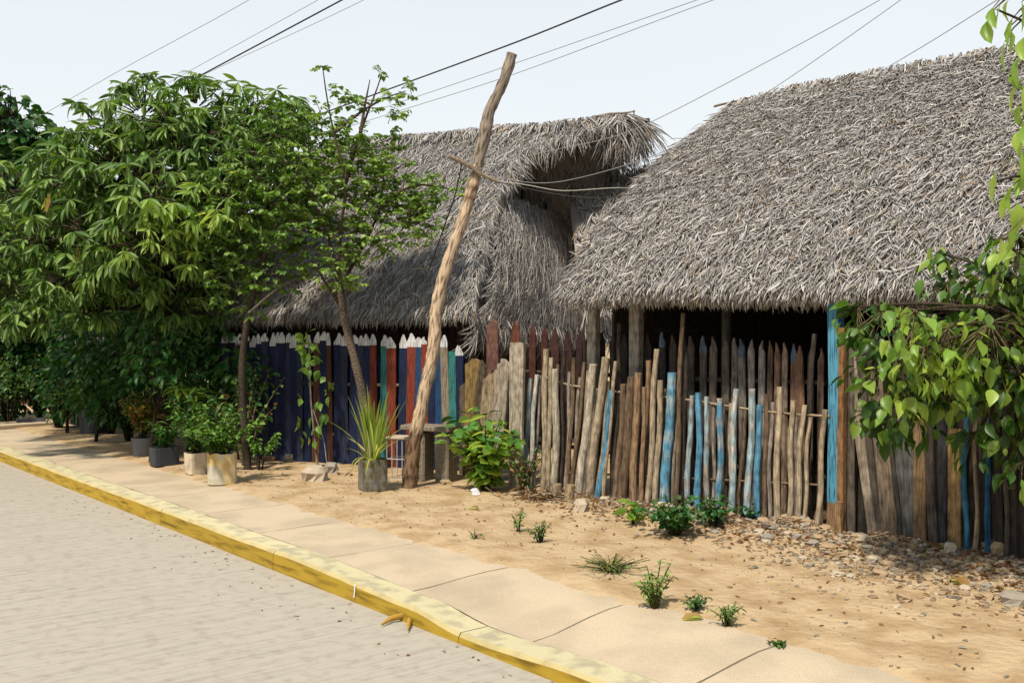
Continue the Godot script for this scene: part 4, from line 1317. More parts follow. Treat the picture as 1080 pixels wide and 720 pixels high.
# feathery foliage: sprays of small leaflets along twigs
func spray_tree(tree: Node3D, lobes: Array, per: float, palette: Array, leaf: Vector2, n_leaf: int, wood: Color, spray := 0.16) -> void:
	var crown := part(tree, "crown")
	var list := []
	var segs := []
	for l in lobes:
		var c := at(l[0], l[1], l[3])
		var rad: float = l[2] / FOCAL * l[3]
		var count := int(per * rad * rad) + 2
		for i in count:
			var o := ball()
			var p := c + o * rad
			var d := (o * Vector3(1, 0.5, 1) + Vector3(rr(-0.7, 0.7), rr(-0.2, 0.35), rr(-0.7, 0.7))).normalized()
			var ln := spray * rr(0.6, 1.4)
			segs.append([p - d * ln * 0.8, p + d * ln])
			var tone := R.randi() % palette.size()
			for k in n_leaf:
				var f := float(k) / n_leaf
				var side := d.cross(Vector3.UP).normalized() * (1.0 if k % 2 == 0 else -1.0)
				var dir := side + d * 0.5 + Vector3(rr(-0.3, 0.3), rr(-0.5, 0.1), rr(-0.3, 0.3))
				var s := rr(leaf.x, leaf.y)
				list.append([leaf_xf(p + d * ln * f, dir, s, s * rr(0.5, 0.65), 0.5), tone])
	tag(put("twigs", twigs_mesh(segs, 0.005, wood, tree.global_transform.affine_inverse()), M.bark, tree), "", "", "", "stuff")
	leaves(crown, leafs.small, list, palette, 0)

func make_thin_tree() -> void:
	var base := on_earth(at(391, 498, 12.1))
	var tree := thing("slender_tree", "slender crooked tree with light feathery leaves before the thatched roof", "tree", base)
	var wood := lin(0.17, 0.125, 0.09)
	limb(tree, "trunk", [base - Vector3(0, 0.1, 0), at(388, 455, 12.1), at(381, 410, 12.1), at(372, 372, 12.1), at(362, 330, 12.1), at(357, 290, 12.1)], 0.062, 0.045, lin(0.20, 0.155, 0.115))
	for q in [[[357, 290], [344, 245], [328, 205], [318, 170]], [[357, 290], [359, 240], [364, 195], [352, 140], [345, 105], [340, 70]], [[360, 300], [385, 255], [400, 220], [404, 190], [410, 160]], [[364, 218], [382, 210], [396, 204]], [[400, 220], [425, 200], [450, 195], [478, 200]], [[364, 195], [380, 140], [398, 92], [402, 78]], [[344, 245], [310, 235], [285, 225]], [[352, 140], [385, 115], [410, 102], [428, 96]], [[357, 320], [335, 285], [322, 262]], [[380, 140], [385, 110], [390, 84]]]:
		var pts := []
		for k in q.size():
			pts.append(at(q[k][0], q[k][1], 12.1 + 0.12 * k * (1.0 if q[0][0] % 2 == 0 else -1.0)))
		limb(tree, "branch", pts, 0.024, 0.006, wood, 6)
	spray_tree(tree, [[335, 135, 26, 12.2], [360, 150, 30, 12.3], [330, 175, 30, 12.0], [375, 180, 30, 12.2], [400, 165, 28, 12.4], [410, 195, 30, 12.3], [350, 205, 34, 12.0], [390, 215, 30, 12.3], [430, 210, 26, 12.4], [455, 200, 18, 12.5], [475, 200, 10, 12.5], [415, 240, 30, 12.2], [445, 235, 22, 12.3], [330, 240, 30, 12.1], [360, 250, 24, 12.0], [358, 275, 18, 11.9], [362, 300, 14, 11.9], [395, 250, 20, 12.1], [338, 70, 5, 12.2], [350, 95, 7, 12.2], [362, 110, 10, 12.2], [385, 108, 12, 12.3], [400, 76, 4, 12.3], [410, 100, 10, 12.3], [427, 96, 8, 12.3], [415, 120, 9, 12.4], [438, 215, 16, 12.3], [300, 205, 24, 12.3], [335, 285, 16, 12.1], [375, 270, 12, 12.1]],
		400.0, ["fresh_a", "fresh_b", "fresh_b", "fresh_c"], Vector2(0.05, 0.09), 8, wood, 0.12)
	# the denser bush-like tree between the mango and the slender one
	base = on_earth(at(262, 470, 12.3))
	var t2 := thing("feathery_tree", "tangled small-leaved tree with bare crossing twigs beside the mango tree", "tree", base)
	limb(t2, "trunk", [base - Vector3(0, 0.1, 0), at(255, 400, 12.3), at(262, 330, 12.2), at(280, 265, 12.1)], 0.05, 0.035, lin(0.10, 0.08, 0.06))
	for q in [[[280, 265], [300, 215], [318, 165], [325, 140]], [[270, 300], [250, 240], [230, 185]], [[280, 265], [330, 262], [350, 285]], [[262, 330], [300, 300], [335, 290], [350, 300]], [[240, 168], [262, 160], [290, 165]], [[232, 200], [262, 180], [300, 230]]]:
		var pts := []
		for k in q.size():
			pts.append(at(q[k][0], q[k][1], 12.1 - 0.05 * k))
		limb(t2, "branch", pts, 0.018, 0.006, lin(0.24, 0.21, 0.16), 6)
	spray_tree(t2, [[290, 140, 30, 12.15], [315, 130, 22, 12.15], [270, 170, 34, 12.05], [300, 185, 34, 11.95], [250, 210, 34, 12.05], [285, 225, 36, 11.95], [310, 245, 28, 11.95], [260, 255, 34, 12.15], [290, 280, 28, 12.05], [240, 290, 28, 12.25], [265, 310, 24, 12.25], [225, 250, 30, 12.25]],
		330.0, ["broad_b", "broad_c", "fresh_a", "fresh_a"], Vector2(0.05, 0.09), 9, lin(0.2, 0.17, 0.13), 0.13)

func make_shade_tree() -> void:
	var base := on_earth(Vector3(3.55, 0, -6.15))
	var tree := thing("broad_leaved_tree", "broad-leaved tree arching bright green drooping leaves over the board fence", "tree", base)
	var wood := lin(0.13, 0.10, 0.07)
	var fork := base + Vector3(-0.05, 1.5, 0.0)
	limb(tree, "trunk", [base - Vector3(0, 0.1, 0), base + Vector3(0.03, 0.7, 0.05), fork], 0.085, 0.06, wood)
	var lobes := [[905, 338, 24, 6.8], [930, 350, 36, 6.6], [960, 372, 40, 6.4], [925, 395, 34, 6.6], [945, 420, 40, 6.4], [990, 410, 36, 6.3], [1000, 370, 40, 6.1], [1045, 370, 50, 6.0], [965, 345, 30, 6.1], [975, 385, 30, 6.0], [1050, 310, 34, 6.2], [1070, 285, 36, 6.0], [1000, 318, 30, 6.7], [992, 282, 26, 6.8], [1010, 355, 34, 6.5], [1045, 300, 34, 6.5], [1075, 270, 36, 6.4], [1060, 350, 44, 6.4], [1010, 400, 44, 6.5], [965, 430, 36, 6.7], [918, 445, 20, 6.8], [940, 455, 18, 6.7], [1050, 420, 50, 6.4], [1090, 380, 60, 6.3], [1085, 460, 40, 6.3], [1120, 300, 70, 6.2], [1080, 500, 22, 6.2], [980, 350, 30, 6.5], [1160, 380, 80, 6.1], [1030, 470, 24, 6.5]]
	var crown := part(tree, "crown")
	var list := []
	var segs := []
	for l in lobes:
		var c := at(l[0], l[1], l[3])
		var rad: float = l[2] / FOCAL * l[3]
		limb(tree, "limb", [fork, fork.lerp(c, 0.5) + Vector3(0, 0.18, 0), c + Vector3(0, rad * 0.6, 0)], 0.022, 0.007, wood, 6)
		var count := int(820.0 * rad * rad) + 8
		for i in count:
			var o := ball()
			o = o.normalized() * lerpf(0.35, 1.0, sqrt(R.randf()))
			var p := c + o * rad
			if i % 2 == 0: segs.append([c + Vector3(0, rad * 0.6, 0), p])
			var d := o * Vector3(0.8, 0.2, 0.8) + Vector3(rr(-0.5, 0.5), rr(-1.0, -0.2), rr(-0.5, 0.5))
			var ln := rr(0.05, 0.145)
			list.append([leaf_xf(p, d, ln, ln * rr(0.5, 0.68), 0.6), mini(3, int(pow(R.randf(), 1.5) * 3.7))])
	# a bough that hangs in from above
	for q in [[[1180, 60], [1120, 40], [1075, 20], [1052, 10]], [[1120, 40], [1085, 60], [1066, 80]], [[1180, 200], [1110, 190], [1075, 185], [1055, 190]], [[1150, 120], [1100, 120], [1076, 110]]]:
		var pts := [fork]
		for k in q.size():
			pts.append(at(q[k][0], q[k][1], 5.6 - 0.06 * k))
		limb(tree, "limb", pts, 0.03, 0.006, wood, 6)
	for q in [[1042, 22, 0.14], [1056, 4, 0.13], [1060, 44, 0.17], [1068, 20, 0.14], [1075, 60, 0.16], [1074, 88, 0.17], [1078, 2, 0.15], [1077, 110, 0.15], [1052, 180, 0.17], [1068, 196, 0.16], [1076, 180, 0.15], [1074, 215, 0.17], [1080, 232, 0.16], [1084, 130, 0.16], [1064, 0, 0.12], [1048, 8, 0.12], [1064, 30, 0.13], [1070, 72, 0.15], [1080, 40, 0.14], [1082, 90, 0.15], [1072, 140, 0.13], [1080, 160, 0.15], [1062, 205, 0.13], [1084, 215, 0.15], [1066, 240, 0.14], [1056, 252, 0.13], [1090, 30, 0.17], [1092, 75, 0.16], [1088, 200, 0.17]]:
		var lp := at(q[0], q[1], 5.45 + rr(-0.1, 0.1))
		segs.append([lp + Vector3(rr(0.08, 0.2), rr(0.08, 0.18), 0.0), lp])
		list.append([leaf_xf(lp, Vector3(rr(-0.35, 0.25), -1.0, rr(-0.3, 0.3)), q[2] * 1.1, q[2] * rr(0.42, 0.52), 0.5), 1 + R.randi() % 3])
	tag(put("twigs", twigs_mesh(segs, 0.006, lin(0.16, 0.14, 0.07), tree.global_transform.affine_inverse()), M.bark, tree), "", "", "", "stuff")
	leaves(crown, leafs.broad, list, ["broad_a", "broad_b", "broad_c", "broad_d"], 300)

# a small plant: stems from one foot, leaves up each stem
func small_plant(called: String, label: String, cat: String, base: Vector3, h: float, spread: float, stems: int, per: int, shapes: Array, size: Vector2, aspect: Vector2, palette: Array, singles := 0, wood := Color(0.09, 0.10, 0.04), from := 0.25, group := "", droop := 0.35) -> Node3D:
	var t := thing(called, label, cat, base, group)
	var list := []
	var b := Builder.new()
	for i in stems:
		var az := TAU * i / stems + rr(-0.5, 0.5)
		var out := Vector3(cos(az), 0, sin(az)) * spread * sqrt(R.randf())
		var tip := out + Vector3(0, h * rr(0.6, 1.0) * (1.0 - 0.25 * out.length() / maxf(spread, 0.01)), 0)
		var mid := Vector3(out.x * 0.35, tip.y * 0.55, out.z * 0.35)
		b.tube([Vector3(out.x * 0.06, -0.03, out.z * 0.06), mid, tip], [0.008 * (0.5 + h), 0.006 * (0.5 + h), 0.002], 5, [wood], Vector2(), Vector2(0.1, 1), false)
		for k in per:
			var f := lerpf(from, 1.0, (k + R.randf()) / per)
			var p: Vector3 = (Vector3(out.x * 0.06, 0, out.z * 0.06).lerp(mid, f * 2.0) if f < 0.5 else mid.lerp(tip, f * 2.0 - 1.0))
			var a2 := k * 2.4 + rr(-0.4, 0.4)
			var d := Vector3(cos(a2), rr(-0.1, 0.7) - droop, sin(a2)) + out * 0.5
			var ln := rr(size.x, size.y)
			list.append([leaf_xf(base + p, d, ln, ln * rr(aspect.x, aspect.y), 0.4), R.randi() % palette.size()])
	tag(put("stems", b.mesh(), M.bark, t), "", "", "", "stuff")
	leaves(t, shapes, list, palette, singles)
	return t

func make_dark_backdrop_trees() -> void:
	# round-leaved tree beyond the mango
	var base := on_earth(at(-30, 420, 19.5))
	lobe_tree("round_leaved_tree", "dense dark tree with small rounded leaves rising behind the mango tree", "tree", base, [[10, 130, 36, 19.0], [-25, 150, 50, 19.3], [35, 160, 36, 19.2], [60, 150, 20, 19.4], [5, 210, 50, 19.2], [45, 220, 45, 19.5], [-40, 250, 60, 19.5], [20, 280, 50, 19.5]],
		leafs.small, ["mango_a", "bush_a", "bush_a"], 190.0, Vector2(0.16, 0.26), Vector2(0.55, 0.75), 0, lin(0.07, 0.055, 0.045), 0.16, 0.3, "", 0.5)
	# undergrowth before the fence: bushes added to darken, shade put into their leaf tones
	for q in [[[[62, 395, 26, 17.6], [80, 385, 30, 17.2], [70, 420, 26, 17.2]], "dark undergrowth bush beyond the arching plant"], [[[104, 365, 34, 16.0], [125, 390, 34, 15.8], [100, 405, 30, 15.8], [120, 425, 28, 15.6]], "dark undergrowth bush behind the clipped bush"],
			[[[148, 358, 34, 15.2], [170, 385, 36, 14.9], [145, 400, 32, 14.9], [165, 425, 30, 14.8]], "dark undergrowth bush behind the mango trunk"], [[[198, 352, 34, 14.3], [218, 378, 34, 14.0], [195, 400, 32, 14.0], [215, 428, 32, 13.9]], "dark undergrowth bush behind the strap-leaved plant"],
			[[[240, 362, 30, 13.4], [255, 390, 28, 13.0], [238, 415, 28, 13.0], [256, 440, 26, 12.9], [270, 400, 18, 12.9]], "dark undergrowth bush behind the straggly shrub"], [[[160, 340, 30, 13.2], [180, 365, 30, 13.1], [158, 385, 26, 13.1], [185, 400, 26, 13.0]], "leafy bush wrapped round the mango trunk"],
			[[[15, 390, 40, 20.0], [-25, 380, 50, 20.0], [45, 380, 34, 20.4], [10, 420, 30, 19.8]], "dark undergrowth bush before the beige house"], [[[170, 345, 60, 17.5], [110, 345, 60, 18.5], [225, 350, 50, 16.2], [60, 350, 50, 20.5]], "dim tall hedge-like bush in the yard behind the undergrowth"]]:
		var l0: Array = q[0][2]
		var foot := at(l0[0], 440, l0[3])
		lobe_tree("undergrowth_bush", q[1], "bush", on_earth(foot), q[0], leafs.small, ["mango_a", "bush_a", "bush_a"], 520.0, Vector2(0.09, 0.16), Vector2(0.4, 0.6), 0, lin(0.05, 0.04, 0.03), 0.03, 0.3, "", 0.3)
	# low yard trees: darker leaf tones stand in for shade behind the mango
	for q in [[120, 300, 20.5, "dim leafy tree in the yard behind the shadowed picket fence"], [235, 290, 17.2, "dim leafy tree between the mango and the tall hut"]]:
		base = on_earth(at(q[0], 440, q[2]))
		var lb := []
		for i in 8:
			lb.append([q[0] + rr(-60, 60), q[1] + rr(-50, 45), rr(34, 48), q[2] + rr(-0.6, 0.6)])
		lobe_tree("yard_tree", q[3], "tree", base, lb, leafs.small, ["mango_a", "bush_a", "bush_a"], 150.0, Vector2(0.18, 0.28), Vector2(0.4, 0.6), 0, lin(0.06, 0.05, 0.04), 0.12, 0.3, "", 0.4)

# ---------------------------------------------------------------- pots and potted plants
func ring(w: float, d: float, corner: float, n: int, y: float) -> Array:    # rounded rectangle outline
	var out := []
	for i in n:
		var a := TAU * (i + 0.5) / n
		var c := cos(a)
		var s := sin(a)
		var k := pow(pow(absf(c), corner) + pow(absf(s), corner), -1.0 / corner)
		out.append(Vector3(c * k * w * 0.5, y, s * k * d * 0.5))
	return out

func vessel(parent: Node, called: String, w: float, d: float, h: float, corner: float, taper: float, m: Material, bands := [], rim := 0.0, dents := 0.0, soil_h := 0.85) -> void:
	var b := Builder.new()
	var n := 28
	var hs := [0.0, 0.02, 0.1, 0.2, 0.32, 0.45, 0.58, 0.7, 0.8, 0.9, 0.97, 1.0]
	var rows := []
	var sd := rr(0, 99)
	for f in hs:
		var k := lerpf(taper, 1.0, f) * (0.965 if f == 0.0 else 1.0)
		for q in bands:
			k += 0.012 * exp(-pow((f - q) / 0.03, 2.0))
		var rg := ring(w * k, d * k, corner, n, h * f)
		for i in n:
			var p: Vector3 = rg[i]
			var s := 1.0 + dents * noise.get_noise_3d(p.x * 500.0 + sd * 30.0, p.y * 400.0, p.z * 500.0)
			rg[i] = Vector3(p.x * s, p.y + (rim * noise.get_noise_2d(i * 40.0, sd * 10.0) if f > 0.95 else 0.0), p.z * s)
		rows.append(rg)
	var inner := []
	for p in rows[rows.size() - 1]:
		inner.append(Vector3(p.x * 0.96, p.y - 0.002, p.z * 0.96))
	rows.append(inner)
	var deep := []
	for p in inner:
		deep.append(Vector3(p.x * 0.98, h * soil_h * 0.9, p.z * 0.98))
	rows.append(deep)
	for j in rows.size() - 1:
		for i in n:
			var i2 := (i + 1) % n
			var out: Vector3 = (rows[j][i] + rows[j][i2]) * Vector3(1, 0, 1)
			if j == rows.size() - 2: out = -out
			elif j == rows.size() - 3: out = Vector3.UP
			b.quad(rows[j][i], rows[j][i2], rows[j + 1][i2], rows[j + 1][i], out, Color.WHITE)
	put(called, b.mesh(), m, parent)
	b = Builder.new()
	var rg2 := ring(w * 0.95, d * 0.95, corner, n, h * soil_h)
	var mid := b.add(Vector3(0, h * soil_h + 0.02, 0), Vector3.UP, Vector2(), Color.WHITE)
	var ids := []
	for p in rg2:
		ids.append(b.add(p, Vector3.UP, Vector2(), Color.WHITE))
	for i in n:
		b.tri(mid, ids[i], ids[(i + 1) % n])
	put("soil", b.mesh(), M.soil, parent)

func make_pots() -> void:
	# tin with sword-leaved plant
	var base := ground_at(393, 519)
	var d := -base.z
	var t := thing("tin_planter", "dull square tin can planter standing on the sand by the leaning pole", "planter", base)
	t.rotation.y = 0.55
	vessel(t, "can", 0.27, 0.27, 0.335, 5.0, 0.99, M.tin, [0.12, 0.3, 0.5, 0.7, 0.88], 0.004, 0.02)
	var sp := base + Vector3(0, 0.30, 0)
	var g := thing("sword_leaved_plant", "spiky plant of yellow-edged sword leaves growing in the tin can", "plant", sp)
	for i in 70:
		var az := rr(0, TAU)
		var tilt := absf(R.randfn(0.0, 0.24))
		if i > 58: tilt = rr(0.5, 1.0)
		var dir := Vector3(cos(az) * sin(tilt), cos(tilt), sin(az) * sin(tilt))
		var ln := rr(0.50, 0.84) if i < 58 else rr(0.32, 0.46)
		var k := 0 if tilt < 0.4 else (1 if tilt < 0.75 else 2)
		var y := dir
		var z := -Vector3(cos(az), 0, sin(az))
		z = (z - y * z.dot(y)).normalized()
		var x := y.cross(z).normalized()
		var tones := ["blade_a", "blade_b", "blade_a", "blade_b", "blade_c"] if i < 58 else ["blade_d", "blade_c"]
		put("leaf", leafs.sword[k], M[tones[i % tones.size()]], g, Transform3D(Basis(x * rr(0.026, 0.042), y * ln, z * ln), Vector3(cos(az), 0, sin(az)) * rr(0.0, 0.07)))
	# cream jerrycan bucket and its leafy plant
	base = ground_at(234, 510.5)
	t = thing("plastic_planter", "cut-down cream plastic drum used as a planter at the pavement edge", "planter", base)
	t.rotation.y = 0.30
	vessel(t, "drum", 0.32, 0.30, 0.345, 4.0, 0.98, M.pot_cream, [0.2, 0.82], 0.03, 0.015, 0.88)
	small_plant("leafy_shrub", "light green leafy shrub growing in the cream plastic drum", "plant", base + Vector3(0, 0.28, 0), 0.66, 0.5, 24, 26, leafs.small, Vector2(0.05, 0.095), Vector2(0.45, 0.6), ["broad_a", "broad_b", "broad_c", "broad_c"], 0, Color(0.10, 0.09, 0.05))
	# whitewashed box pot
	base = ground_at(206, 501)
	t = thing("square_planter", "small whitewashed square planter beside the cream plastic drum", "planter", base)
	t.rotation.y = 0.75
	vessel(t, "box", 0.22, 0.22, 0.255, 9.0, 0.9, M.pot_white, [], 0.004, 0.01)
	small_plant("leafy_shrub", "bushy green shrub growing in the small whitewashed square planter", "plant", base + Vector3(0, 0.2, 0), 0.80, 0.46, 24, 26, leafs.small, Vector2(0.05, 0.10), Vector2(0.4, 0.55), ["bush_a", "broad_b", "broad_a", "broad_c"], 0, Color(0.08, 0.08, 0.04))
	# dark tub and grey tub, the latter with a yellow croton
	base = ground_at(173, 491.5)
	t = thing("dark_planter", "dark grey box planter between the croton and the whitewashed planter", "planter", base)
	t.rotation.y = 0.7
	vessel(t, "box", 0.34, 0.26, 0.235, 8.0, 0.95, M.pot_dark, [0.9], 0.003, 0.01)
	small_plant("leafy_shrub", "small dim green shrub growing in the dark box planter", "plant", base + Vector3(0, 0.18, 0), 0.55, 0.26, 10, 14, leafs.oval, Vector2(0.07, 0.13), Vector2(0.3, 0.42), ["bush_a", "bush_b", "mango_a"])
	base = ground_at(151, 481.5)
	t = thing("round_planter", "round grey pot of the yellow-leaved croton", "planter", base)
	vessel(t, "pot", 0.33, 0.33, 0.25, 2.0, 0.82, M.pot_grey, [0.95], 0.003, 0.005)
	small_plant("croton", "croton with yellow and orange leaves in the round grey pot", "plant", base + Vector3(0, 0.2, 0), 0.82, 0.40, 20, 22, leafs.oval, Vector2(0.08, 0.14), Vector2(0.25, 0.36), ["croton_a", "croton_b", "croton_c", "mango_a"], 0, Color(0.08, 0.06, 0.04))
	# sapling in the sand
	base = ground_at(274, 497)
	small_plant("sapling", "thin-stemmed leafy sapling rooted in the sand behind the cream drum", "plant", base, 0.62, 0.30, 7, 22, leafs.small, Vector2(0.05, 0.09), Vector2(0.45, 0.6), ["broad_a", "broad_b", "broad_c"], 0, Color(0.09, 0.07, 0.05), 0.55)
	# tall strappy plant behind the pots
	base = ground_at(205, 488)
	small_plant("dracaena", "plant with rosettes of bright strap leaves behind the potted shrubs", "plant", base, 1.45, 0.26, 6, 20, leafs.long, Vector2(0.22, 0.34), Vector2(0.13, 0.18), ["broad_b", "broad_c", "bush_c"], 40, Color(0.10, 0.09, 0.06), 0.72)
	# straggly shrub with pale bare stems and a few yellow leaves
	base = ground_at(258, 492)
	small_plant("straggly_shrub", "straggly shrub of pale bare stems and sparse yellowing leaves", "plant", base, 1.5, 0.62, 14, 13, leafs.small, Vector2(0.05, 0.09), Vector2(0.5, 0.65), ["mango_a", "mango_b", "mango_d", "dry_b"], 0, Color(0.22, 0.19, 0.13), 0.35)
	# creeper up a stick
	base = ground_at(334, 494)
	var v := thing("creeper", "creeper with yellow-green heart leaves climbing a thin stick", "plant", base)
	put("stick", pole_mesh(Vector3(0, -0.1, 0), Vector3(-0.10, 1.55, 0.0), 0.016, 0.010, lin(0.33, 0.27, 0.20), 0.02, 6), M.wood, v)
	put("stick", pole_mesh(Vector3(0.16, -0.05, 0.05), Vector3(-0.03, 0.72, 0.0), 0.009, 0.006, lin(0.36, 0.33, 0.29), 0.03, 5), M.wood, v)
	var list := []
	for i in 62:
		var f := rr(0.2, 1.1)
		if i < 14: f = rr(0.95, 1.12)
		var wide := 0.24 if f < 0.75 else 0.11
		var p := base + Vector3(-0.10 * f + rr(-wide, wide), 1.55 * f, rr(-0.1, 0.14))
		list.append([leaf_xf(p, Vector3(rr(-0.6, 0.6), rr(-1.0, 0.0), rr(-0.2, 0.7)), rr(0.10, 0.17), rr(0.06, 0.10), 0.5), (2 + R.randi() % 2) if f > 0.9 else R.randi() % 3])
	leaves(v, leafs.broad, list, ["bush_a", "broad_a", "broad_b", "broad_c"], 62)
	# glossy bush in front of the slab fence
	base = ground_at(512, 519)
	small_plant("glossy_bush", "glossy green bush with oval leaves in front of the split-log slabs", "bush", base, 1.0, 0.46, 30, 13, leafs.oval, Vector2(0.11, 0.20), Vector2(0.46, 0.60), ["bush_a", "bush_b", "bush_b", "bush_c"], 300, Color(0.06, 0.08, 0.03), 0.12, "", 0.25)
	# plants in the shade under the mango
	base = ground_at(135, 466)
	small_plant("clipped_bush", "round fine-leaved dark bush in the shade of the mango tree", "bush", base, 1.15, 0.5, 34, 26, leafs.small, Vector2(0.05, 0.08), Vector2(0.3, 0.45), ["bush_a", "mango_a"], 0, Color(0.05, 0.045, 0.03))
	base = ground_at(98, 458)
	t = thing("dark_planter", "dark round tub of the arching palm-like plant in the shade", "planter", base)
	vessel(t, "tub", 0.5, 0.5, 0.42, 2.0, 0.85, M.pot_dark, [0.95], 0.003, 0.005)
	small_plant("arching_plant", "dark palm-like plant with long arching leaves in the shade", "plant", base + Vector3(0, 0.35, 0), 1.1, 0.2, 6, 12, leafs.sword, Vector2(0.5, 0.8), Vector2(0.06, 0.09), ["bush_a", "mango_a"], 60, Color(0.05, 0.045, 0.03), 0.2)
	base = ground_at(86, 442)
	t = thing("round_planter", "round grey pot standing behind the dark round tub", "planter", base)
	vessel(t, "pot", 0.4, 0.4, 0.34, 2.0, 0.8, M.pot_grey, [0.95], 0.003, 0.005)
	small_plant("leafy_shrub", "dim shrub in the round grey pot behind the dark tub", "plant", base + Vector3(0, 0.28, 0), 0.9, 0.4, 14, 16, leafs.oval, Vector2(0.08, 0.14), Vector2(0.35, 0.5), ["bush_a", "mango_a"])
	for q in [[8, 447, 1.75, "open shrub of thin upright stems before the beige house wall"], [42, 443, 1.6, "open shrub of thin upright stems beside the flat box"], [-18, 452, 1.7, "dense leafy shrub at the foot of the round-leaved tree"]]:
		base = ground_at(q[0], q[1])
		small_plant("upright_shrub", q[3], "shrub", base, q[2], 0.75, 16, 20, leafs.small, Vector2(0.08, 0.13), Vector2(0.45, 0.6), ["mango_a", "bush_a", "mango_b"], 0, Color(0.05, 0.04, 0.03), 0.4)
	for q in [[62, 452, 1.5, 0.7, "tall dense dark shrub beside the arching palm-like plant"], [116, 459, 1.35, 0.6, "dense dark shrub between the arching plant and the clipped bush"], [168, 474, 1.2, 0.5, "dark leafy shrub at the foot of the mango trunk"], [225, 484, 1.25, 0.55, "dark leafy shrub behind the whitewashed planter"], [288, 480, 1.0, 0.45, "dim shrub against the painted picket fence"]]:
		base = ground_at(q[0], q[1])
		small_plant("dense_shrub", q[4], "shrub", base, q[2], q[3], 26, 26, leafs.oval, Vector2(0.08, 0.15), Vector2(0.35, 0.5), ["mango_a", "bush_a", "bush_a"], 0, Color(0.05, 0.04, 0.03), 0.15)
	base = ground_at(32, 449)
	t = thing("flat_planter", "flat concrete trough in the shade near the pavement", "planter", base)
	t.rotation.y = 0.5
	vessel(t, "trough", 0.5, 0.25, 0.13, 8.0, 0.97, M.pot_grey, [], 0.002, 0.004)

# ---------------------------------------------------------------- pole, wires, small things
func make_pole() -> void:
	var d := 10.84
	var base := on_earth(at(432, 515, d))
	var pole := thing("utility_pole", "crooked leaning pole of peeled tree trunk with patches of bark", "pole", base)
	var path := [[431.5, 521, 18], [433, 496, 17.5], [436, 472, 16], [439.5, 452, 14.5], [444, 433, 14], [448, 411, 13], [454, 386, 13.5], [458, 362, 13], [459, 342, 13.5], [460.5, 325, 13], [465, 303, 13.5], [471, 281, 13], [480.5, 253, 12.5], [489, 229, 12.5], [496, 205, 12.5], [501.5, 184, 12], [506, 162, 13.5], [510, 146, 12], [513, 132, 13], [516, 118, 13.5], [523, 103, 11.5], [530.5, 87, 11], [536, 71, 11.5], [540, 57, 11]]
	var c := Curve3D.new()
	var wd := Curve.new()
	wd.max_value = 30.0
	wd.min_value = 0.0
	for i in path.size():
		var p := at(path[i][0], path[i][1], d) - base
		var pa := at(path[maxi(i - 1, 0)][0], path[maxi(i - 1, 0)][1], d) - base
		var pb := at(path[mini(i + 1, path.size() - 1)][0], path[mini(i + 1, path.size() - 1)][1], d) - base
		c.add_point(p, (pa - pb) * 0.16, (pb - pa) * 0.16)
	var n := 84
	var pts := []
	var rad := []
	var cols := []
	var total := c.get_baked_length()
	for i in n + 1:
		var f := float(i) / n
		pts.append(c.sample_baked(total * f, true))
		var k := f * (path.size() - 1)
		var a := int(minf(k, path.size() - 2))
		var w: float = lerpf(path[a][2], path[a + 1][2], k - a)
		var barky := noise.get_noise_1d(f * 900.0) * 0.5 + (0.75 if f < 0.14 else (0.55 if f > 0.74 else (-0.1 if f < 0.6 else 0.2)))
		rad.append(w * 0.5 / FOCAL * d * (1.0 + (0.16 * noise.get_noise_1d(f * 2500.0) if barky > 0.3 else 0.0)))
		var peeled := lin(0.55, 0.41, 0.28) * (1.0 + 0.16 * noise.get_noise_1d(f * 1600.0 + 90.0))
		var barkc := lin(0.22, 0.14, 0.085) * (1.0 + 0.35 * noise.get_noise_1d(f * 3000.0))
		if f > 0.72: barkc = lin(0.29, 0.235, 0.185) * (1.0 + 0.35 * noise.get_noise_1d(f * 3000.0))
		cols.append(barkc if barky > 0.32 else peeled)
	var b := Builder.new()
	b.tube(pts, rad, 16, cols, Vector2(0.2, 0.1), Vector2(0.9, 1.2), true, 0.06)
	put("shaft", b.mesh(), M.pole_wood, pole)
	put("crosspiece", pole_mesh(at(474, 165, d - 0.09) - base, at(528, 192, d - 0.12) - base, 0.024, 0.02, lin(0.34, 0.27, 0.19), 0.02, 7), M.wood, pole)
	for q in [[497, 176], [494, 186]]:
		b = Builder.new()
		var p := at(q[0], q[1], d) - base
		var lp := []
		var lr := []
		for i in 13:
			var a := TAU * i / 12.0
			lp.append(p + Vector3(cos(a) * 0.082, 0.02 * sin(a) + 0.03 * cos(a), sin(a) * 0.085 + 0.01))
			lr.append(0.006)
		b.tube(lp, lr, 5, [Color.WHITE], Vector2(), Vector2.ONE, false)
		put("lashing", b.mesh(), M.wire_grey, pole)

func wire(label: String, pts: Array, r: float, m: String, sag := 0.0, group := "") -> void:
	var c := Curve3D.new()
	var q := []
	for p in pts:
		q.append(at(p[0], p[1], p[2]))
	for i in q.size():
		var t: Vector3 = (q[mini(i + 1, q.size() - 1)] - q[maxi(i - 1, 0)]) * 0.16
		c.add_point(q[i], -t if i > 0 else Vector3.ZERO, t if i < q.size() - 1 else Vector3.ZERO)
	var n := maxi(16, q.size() * 8)
	var pp := []
	var rad := []
	var total := c.get_baked_length()
	for i in n + 1:
		var f := float(i) / n
		pp.append(c.sample_baked(total * f, true) - Vector3(0, sag * 4.0 * f * (1.0 - f), 0))
		rad.append(r)
	var b := Builder.new()
	b.tube(pp, rad, 5, [Color.WHITE], Vector2(), Vector2.ONE, true)
	var o := put("overhead_wire", b.mesh(), M[m])
	tag(o, label, "wire", group)

